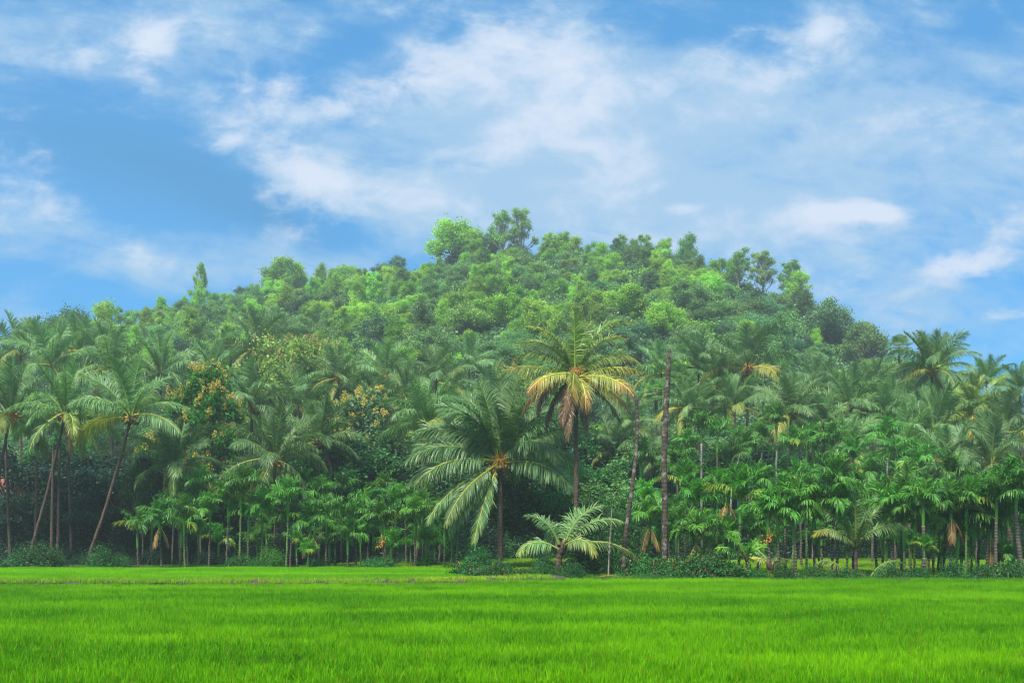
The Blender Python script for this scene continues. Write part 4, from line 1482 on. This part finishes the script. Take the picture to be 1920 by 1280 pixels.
def areca(px, py, bpx, Y, lab, k=1.0, light=False, trunk='brown', nuts=False, dead=False, group='areca palms at the field edge', tr=.06):
    x0 = gx(bpx, Y); z0 = T(x0, Y) - .05
    k *= 1.04
    r0 = random.Random(int(px * 13 + py))
    c = at(px, py + 14 + r0.uniform(-16, 24), Y)
    t = thing('areca_palm', 'palm tree', lab, px, (x0, Y, z0), group)
    r_ = random.Random(int(px * 7 + py * 3))
    top = (c.x - x0, 0, max(.8, c.z - z0))
    tm = {'brown': M_arecabark, 'green': M_arecabarkG, 'white': M_arecabarkW}[trunk]
    ob('trunk', trunk_mesh((0, 0, 0), (top[0], 0, top[2] - .85 * k), tr * 1.15, tr * .92, tm, int(px), n=14, curve=.1, sides=8, name='areca_trunk'), t)
    ob('crownshaft', SHAFT, t, (top[0], 0, top[2]), (0, 0, 0), k)
    ob('crown', (ACL if light else AC)[r_.randrange(3 if light else 6)], t, (top[0], 0, top[2]), (R(r_.uniform(-5, 5)), R(r_.uniform(-5, 5)), r_.random() * 6.28), k)
    if nuts:
        ob('nut_cluster', NUTS[0], t, (top[0], -.16, top[2] - 1.0 * k), (0, 0, 0), k)
    if dead:
        ob('dead_frond', SKIRT[r_.randrange(2)], t, (top[0], 0, top[2] - .15), (0, 0, r_.random()), k)
    return t


rr_ = random.Random(9)
# left and middle row (px of crown, py, foot px, distance, options)
LEFT = [(258, 985, 259, 60, {}), (300, 972, 304, 58, dict(dead=True)), (345, 945, 347, 57, dict(trunk='green')), (340, 985, 338, 60, {}), (394, 930, 391, 57.5, dict(trunk='brown')),
        (428, 950, 424, 57.5, {}), (452, 920, 448, 57, dict(trunk='green')), (466, 960, 462, 57.5, dict(trunk='green')), (492, 945, 490, 58, dict(trunk='green')),
        (540, 925, 536, 57, dict(trunk='green')), (546, 965, 543, 57.6, {}), (515, 925, 513, 62, {}), (582, 985, 580, 57.2, dict(dead=True)), (612, 940, 611, 57.5, {}),
        (618, 985, 620, 60, {}), (652, 975, 652, 57.5, {}), (690, 930, 690, 61, {}), (668, 965, 667, 58, {}), (716, 965, 726, 57.4, dict(nuts=True)), (742, 950, 741, 61, {}),
        (778, 975, 778, 58, {}), (792, 960, 793, 61, {}), (799, 990, 800, 59.5, {}), (834, 975, 833, 57.2, dict(trunk='green', light=True)), (848, 985, 844, 58, dict(trunk='green')),
        (860, 960, 856, 56.6, dict(tr=.09)), (375, 920, 377, 64, {}), (570, 910, 570, 66, {}), (640, 910, 640, 67, {}), (720, 910, 722, 66, {}), (430, 905, 430, 66, {}), (480, 900, 482, 67, {}),
        (760, 935, 762, 66, {}), (600, 935, 598, 64, {}), (325, 935, 322, 64, {}), (350, 960, 352, 65, {}), (825, 950, 823, 65, {}), (500, 975, 498, 63, {}), (590, 960, 588, 62, {}), (700, 985, 700, 63, {})]
for px, py, b_, Y_, kw in LEFT:
    back = Y_ > 60.5
    lab = ('areca palm behind the front row, ' if back else 'areca palm in front row, ') + (
        'left of the fruiting coconut palm' if px < 480 else ('below the fruiting coconut palm' if px < 600 else ('below golden blossoms' if px < 705 else 'left of big central palm')))
    if kw.get('dead'):
        lab = 'areca palm with dry brown frond, ' + ('near left end of row' if px < 400 else 'middle of row')
    if kw.get('nuts'):
        lab = 'areca palm with orange nut cluster, middle row'
    areca(px, py, b_, Y_, lab, k=rr_.uniform(.9, 1.12), **kw)
areca(578, 1040, 579, 56.6, 'waist-high yellow-green young areca at left field edge', k=.62, light=True)

RIGHT = [(1212, 905, 1211, 58, dict(light=True)), (1218, 965, 1213, 50, dict(trunk='green', dead=True)), (1285, 895, 1284, 56, dict(light=True)), (1300, 930, 1298, 49, dict(light=True, dead=True)),
         (1305, 975, 1306, 48, dict(dead=True)), (1330, 965, 1332, 54, {}), (1362, 915, 1358, 49, dict(light=True, dead=True)), (1388, 940, 1384, 47, dict(light=True)), (1367, 985, 1366, 48, {}),
         (1440, 935, 1446, 46, dict(nuts=True)), (1458, 945, 1461, 45.8, {}), (1472, 930, 1473, 48, dict(light=True)), (1488, 975, 1484, 45.8, dict(trunk='green')), (1492, 945, 1492, 45.5, {}),
         (1512, 935, 1513, 49, dict(trunk='green')), (1526, 960, 1527, 46.5, {}), (1562, 905, 1560, 45.6, {}), (1570, 950, 1569, 45.5, dict(trunk='brown')), (1600, 985, 1600, 48, {}),
         (1640, 945, 1645, 46.8, {}), (1672, 960, 1674, 45.2, {}), (1690, 930, 1691, 46.2, {}), (1695, 965, 1696, 44.9, dict(trunk='green')), (1715, 945, 1714, 49, dict(trunk='green')),
         (1731, 918, 1733, 44.2, dict(tr=.085)), (1750, 950, 1751, 46.5, {}), (1760, 930, 1760, 48.5, {}), (1772, 955, 1769, 46.6, dict(nuts=True)), (1783, 935, 1782, 44.7, dict(dead=True)),
         (1795, 970, 1792, 45.4, {}), (1803, 985, 1803, 48, {}), (1812, 930, 1810, 44.8, dict(tr=.05, trunk='green')), (1822, 960, 1822, 48.2, dict(trunk='green')), (1835, 945, 1833, 46, {}),
         (1852, 925, 1850, 45, {}), (1856, 965, 1856, 45.6, dict(dead=True)), (1868, 920, 1867, 44, dict(tr=.075)), (1872, 955, 1873, 45.6, {}), (1893, 930, 1902, 47.5, dict(tr=.1)),
         (1905, 905, 1918, 44, dict(tr=.1)), (1880, 985, 1880, 50, {}), (1740, 985, 1742, 52, {}), (1655, 985, 1654, 52, {}), (1540, 985, 1541, 53, {}), (1420, 975, 1421, 53, {}),
         (1925, 955, 1930, 45, {}), (1250, 955, 1262, 54, {}), (1345, 935, 1347, 58, {}), (1425, 905, 1424, 58, {}), (1600, 925, 1602, 55, {}), (1655, 925, 1657, 56, {}), (1705, 905, 1706, 56, {}), (1780, 900, 1781, 55, {}), (1830, 900, 1832, 56, {}), (1500, 905, 1503, 58, {}), (1268, 985, 1270, 51, {})]
for px, py, b_, Y_, kw in RIGHT:
    back = Y_ > 50.5
    where = 'right of bare trunks' if px < 1420 else ('left of young coconut palm' if px < 1600 else ('right of young coconut palm' if px < 1745 else 'near right picture edge'))
    if px < 1240:
        where = 'between bare trunks'
    lab = ('bright green areca palm ' if kw.get('light') else 'areca palm ') + ('with orange frond ' if kw.get('dead') else ('with orange nuts ' if kw.get('nuts') else '')) + ('behind, ' if back else 'in front, ') + where
    areca(px, py, b_, Y_, lab, k=rr_.uniform(.92, 1.16), **kw)
for i_, (px, Y_) in enumerate(((285, 61), (372, 60.5), (410, 62), (482, 61), (556, 61.5), (628, 60), (676, 61), (733, 60.5), (770, 62), (815, 61), (1325, 52), (1405, 51), (1455, 51.5), (1535, 51), (1588, 50), (1662, 51), (1708, 52), (1765, 51), (1815, 51), (1862, 51), (1240, 52), (1352, 50.5))):
    areca(px, 985 + (i_ * 37) % 30, px + 1, Y_, ('short young areca among the left trunks' if px < 1000 else 'short young areca among the right trunks'), k=.72 + (i_ % 4) * .06, light=i_ % 5 == 2, trunk='green')
areca(1733, 1022, 1733, 43.6, 'stocky areca with small tuft of leaves on ringed trunk', k=.42, light=True, tr=.11)
areca(1802, 1040, 1803, 46, 'young areca with yellow-green drooping leaves among right trunks', k=.6, light=True)
areca(1890, 1028, 1892, 45, 'short areca with dry hanging fronds at right edge', k=.6, dead=True)

MIDR = [(1315, 798, 1316, 74, 'white', 0), (1372, 842, 1366, 73, 'white', 0), (1384, 835, 1384, 76, 'white', 0), (1405, 852, 1404, 74, 'white', 0), (1456, 790, 1456, 76, 'white', 0),
        (1525, 806, 1524, 75, 'white', 0), (1512, 835, 1510, 78, 'white', 0), (1600, 848, 1600, 68, 'white', 1), (1664, 826, 1661, 72, 'white', 1), (1680, 850, 1678, 70, 'brown', 0), (1560, 838, 1562, 74, 'brown', 0),
        (1705, 845, 1708, 74, 'white', 0), (1428, 820, 1430, 80, 'brown', 0), (1345, 815, 1346, 80, 'brown', 0), (1490, 845, 1492, 72, 'brown', 0), (1270, 860, 1272, 70, 'brown', 0),
        (1202, 860, 1203, 72, 'brown', 0), (1290, 820, 1292, 80, 'brown', 0), (1635, 870, 1636, 66, 'brown', 0), (1580, 820, 1583, 80, 'brown', 0), (1730, 870, 1733, 66, 'brown', 0), (1890, 890, 1893, 62, 'brown', 0)]
for px, py, b_, Y_, tk, lg in MIDR:
    lab = 'tall ' + ('pale' if tk == 'white' else 'brown') + '-trunked areca palm above front arecas, ' + ('right of bare trunks' if px < 1420 else ('middle right' if px < 1570 else 'far right'))
    if lg:
        lab = 'bright yellow-green tall areca above young coconut palm'
    areca(px, py, b_, Y_, lab, k=rr_.uniform(1.05, 1.3), light=bool(lg), trunk=tk, group='tall areca palms behind the front row', tr=.075)


# ------------------------------------------------------------------ palmyra (fan) palms
def fan_crown(seed, mat):
    rng = np.random.RandomState(seed)
    mb = MB()
    for i in range(22):
        az = i * 137.5; e = 80 - 110 * (i + .5) / 22
        d = np.array([math.cos(R(az)) * math.cos(R(e)), math.sin(R(az)) * math.cos(R(e)), math.sin(R(e))])
        c = d * 1.1
        tube(mb, [(0, 0, 0), c * .6 + [0, 0, .08], c], [.03, .025, .02], 4, 1, cap=False)
        s = nrm(np.cross(d, [0, 0, 1.0]) + 1e-3); up = np.cross(s, d)
        nb = 22
        a = np.linspace(-1.9, 1.9, nb)
        dd = np.cos(a)[:, None] * d + np.sin(a)[:, None] * s
        ww = nrm(np.cross(dd, up)) * .045
        P0 = c + dd * .05; P1 = c + dd * .6 + up * .04; P2 = c + dd * .98 - [0, 0, .12]
        V = np.stack([P0 - ww * .3, P0 + ww * .3, P1 - ww, P1 + ww, P2 - ww * .1, P2 + ww * .1], 1)
        q = np.array([(0, 1, 3, 2), (2, 3, 5, 4)])
        Q = (np.arange(nb) * 6)[:, None, None] + q[None]
        mb.add(V.reshape(-1, 3), Q.reshape(-1, 4), 0, 0.0, np.repeat(rng.rand(nb), 6))
    return mb.mesh('fan_crown', [mat, M_rach])


FAN = fan_crown(1, M_coco)
for px, py, rp, Y_, lab in ((1686, 652, 26, 125, 'fan palm on skyline left of tall coconut palm'), (1272, 712, 32, 96, 'fan palm behind top of taller bare trunk'), (1000, 690, 28, 100, 'fan palm beside yellowing palm crown'),
                            (1230, 735, 28, 94, 'fan palm lower, left of taller bare trunk'), (432, 650, 30, 112, 'fan palm high above yellow-blossomed tree')):
    x = gx(px, Y_); z0 = T(x, Y_) - .1; c = at(px, py, Y_)
    t = thing('fan_palm', 'palm tree', lab, px, (x, Y_, z0), 'fan palms')
    ob('trunk', trunk_mesh((0, 0, 0), (0, 0, max(1.5, c.z - z0)), .2, .15, M_cocobark, px), t)
    ob('crown', FAN, t, (0, 0, max(1.5, c.z - z0)), (0, 0, px), rp * Y_ / (F * 1.85))


# ------------------------------------------------------------------ bare dead trunks and sticks
def pole(pts, Y, rad, lab, name='dead_trunk', mat=None, cat='dead tree', splinters=True, sides=10):
    P = [at(a, b, Y) for a, b in pts]
    base = P[0].copy(); base.z = T(base.x, Y) - .1
    P[0] = base
    A = np.array([[p.x - base.x, 0, p.z - base.z] for p in P])
    k = np.linspace(0, 1, len(A)); u = np.linspace(0, 1, 60)
    C = np.stack([np.interp(u, k, A[:, i]) for i in range(3)], 1)
    for _ in range(6):
        C[1:-1] = (C[:-2] + 2 * C[1:-1] + C[2:]) / 4
    rg = np.random.RandomState(int(P[0].x * 10) % 997)
    r = np.interp(u, [0, .05, 1], [rad * 1.45, rad * 1.1, rad * .72]) * (1 + .05 * rg.randn(60))
    mb = MB()
    tube(mb, C, r, sides, 0)
    if splinters:
        for i in range(5):
            a = i * 1.26
            o_ = C[-1] + np.array([math.cos(a), math.sin(a), 0]) * rad * .45
            tube(mb, [o_ - [0, 0, .15], o_ + [0, 0, .12 + .15 * rg.rand()]], [rad * .3, rad * .08], 4, 0)
    o = ob(name, mb.mesh(name, mat or M_deadbark), None, (base.x, Y, base.z))
    o['category'] = cat
    REG.append([o, lab, pts[0][0], False])
    return o


pole([(1246, 1066), (1247, 950), (1245, 860), (1249, 760), (1253, 700), (1255, 662)], 48, .145, 'taller bare dead palm trunk standing straight above the arecas')
pole([(1168, 1078), (1172, 1010), (1183, 930), (1193, 850), (1196, 790), (1193, 748)], 46.5, .1, 'shorter bare dead palm trunk, bent at its foot')
pole([(1145, 1070), (1145, 1010), (1147, 958)], 48.6, .03, 'thin pale broken stick left of shorter bare trunk', 'broken_stick', M_stake, 'stick')
pole([(1122, 1072), (1128, 1000), (1136, 962)], 46.6, .04, 'thin dark broken stick left of pale stick', 'broken_stick', M_deadbark, 'stick')
pole([(1140, 1068), (1142, 1040), (1144, 1005)], 45.4, .035, 'short pale stick in front of bushy tree', 'broken_stick', M_stake, 'stick')
# extra slim trunks in the shaded left grove
for i, (a, b, c, Y_) in enumerate(((96, 1050, 100, 64), (108, 1050, 112, 66), (65, 1050, 70, 67), (135, 1050, 128, 68), (20, 1055, 10, 66), (285, 1050, 280, 66))):
    pole([(a, b), ((a + c) / 2, 950), (c, 830)], Y_, .1, 'slim dark trunk in the shaded left grove', 'bare_trunk', M_cocobark, 'tree trunk', splinters=False)
# fallen branch at the grove edge
mb = MB()
tube(mb, [(-1.3, 0, .18), (-.5, .1, .3), (.4, .1, .28), (1.3, 0, .42), (1.5, 0, .9)], [.05, .06, .05, .035, .02], 6, 0)
tube(mb, [(-.5, .1, .3), (-.4, .3, .05), (-.3, .3, -.05)], [.03, .03, .02], 5, 0)
tube(mb, [(.4, .1, .28), (.6, .3, .1), (.7, .3, -.05)], [.03, .03, .02], 5, 0)
o = ob('fallen_branch', mb.mesh('fallen_branch', M_bark), None, (gx(248, 57.5), 57.5, .1), (0, 0, 0), .65)
o['category'] = 'branch'
REG.append([o, 'bare fallen branch on the grove floor, left of first arecas', 248, False])

# ------------------------------------------------------------------ house half hidden in the left grove
def box(mb, x0, x1, y0, y1, z0, z1, mat=0):
    V = [(x, y, z) for z in (z0, z1) for y in (y0, y1) for x in (x0, x1)]
    mb.add(V, [(0, 2, 3, 1), (4, 5, 7, 6), (0, 1, 5, 4), (2, 6, 7, 3), (0, 4, 6, 2), (1, 3, 7, 5)], mat)


M_wall = simple_mat('limewashed_wall', (.5, .48, .44), (.66, .64, .6), 2, .9)
M_tile = simple_mat('clay_roof_tile', (.28, .09, .06), (.42, .16, .1), 5, .8)
M_wood = simple_mat('dark_wood', (.05, .03, .02), (.1, .06, .04), 5, .7)
Yh = 78.0
hx = gx(80, Yh)
h_ = thing('house', 'house', 'white house with red tiled roof half hidden behind left leaning trunks', 80, (hx, Yh, 0))
mb = MB(); box(mb, -4, 4, 0, 5, 0, 5.2); ob('wall', mb.mesh('house_wall', M_wall), h_)
mb = MB()
mb.add([(-4.8, -.9, 5.0), (4.8, -.9, 5.0), (4.8, 2.5, 6.9), (-4.8, 2.5, 6.9), (-4.8, 5.9, 5.0), (4.8, 5.9, 5.0),
        (-4.8, -.9, 4.88), (4.8, -.9, 4.88), (4.8, 2.5, 6.78), (-4.8, 2.5, 6.78), (-4.8, 5.9, 4.88), (4.8, 5.9, 4.88)],
       [(0, 1, 2, 3), (3, 2, 5, 4), (6, 9, 8, 7), (9, 10, 11, 8), (0, 6, 7, 1), (4, 5, 11, 10), (0, 3, 9, 6), (3, 4, 10, 9), (1, 7, 8, 2), (2, 8, 11, 5)])
ob('roof', mb.mesh('house_roof', M_tile), h_)
for wx in (-2.4, 0.2, 2.6):
    mb = MB(); box(mb, wx - .45, wx + .45, -.06, -.003, 3.1, 4.3); ob('window', mb.mesh('house_window', M_wood), h_)

# ------------------------------------------------------------------ humid air
mb = MB(); box(mb, -190, 190, -12, 262, -1.5, 92)
hz = ob('haze', mb.mesh('haze', []))
m = bpy.data.materials.new('humid_air'); m.use_nodes = True; m.node_tree.nodes.clear()
N = NT(m.node_tree)
pv = N.n('ShaderNodeVolumePrincipled')
pv.inputs['Color'].default_value = (.86, .93, 1.0, 1)
pv.inputs['Density'].default_value = HAZE
pv.inputs['Anisotropy'].default_value = .2
N.put(N.n('ShaderNodeOutputMaterial').inputs['Volume'], pv.outputs[0])
hz.data.materials.append(m)
struct(hz, 'stuff')

write_labels()
for o_ in bpy.data.objects:
    if len(str(o_.get('label', '')).split()) > 16:
        print('LONG', o_.name, o_['label'])
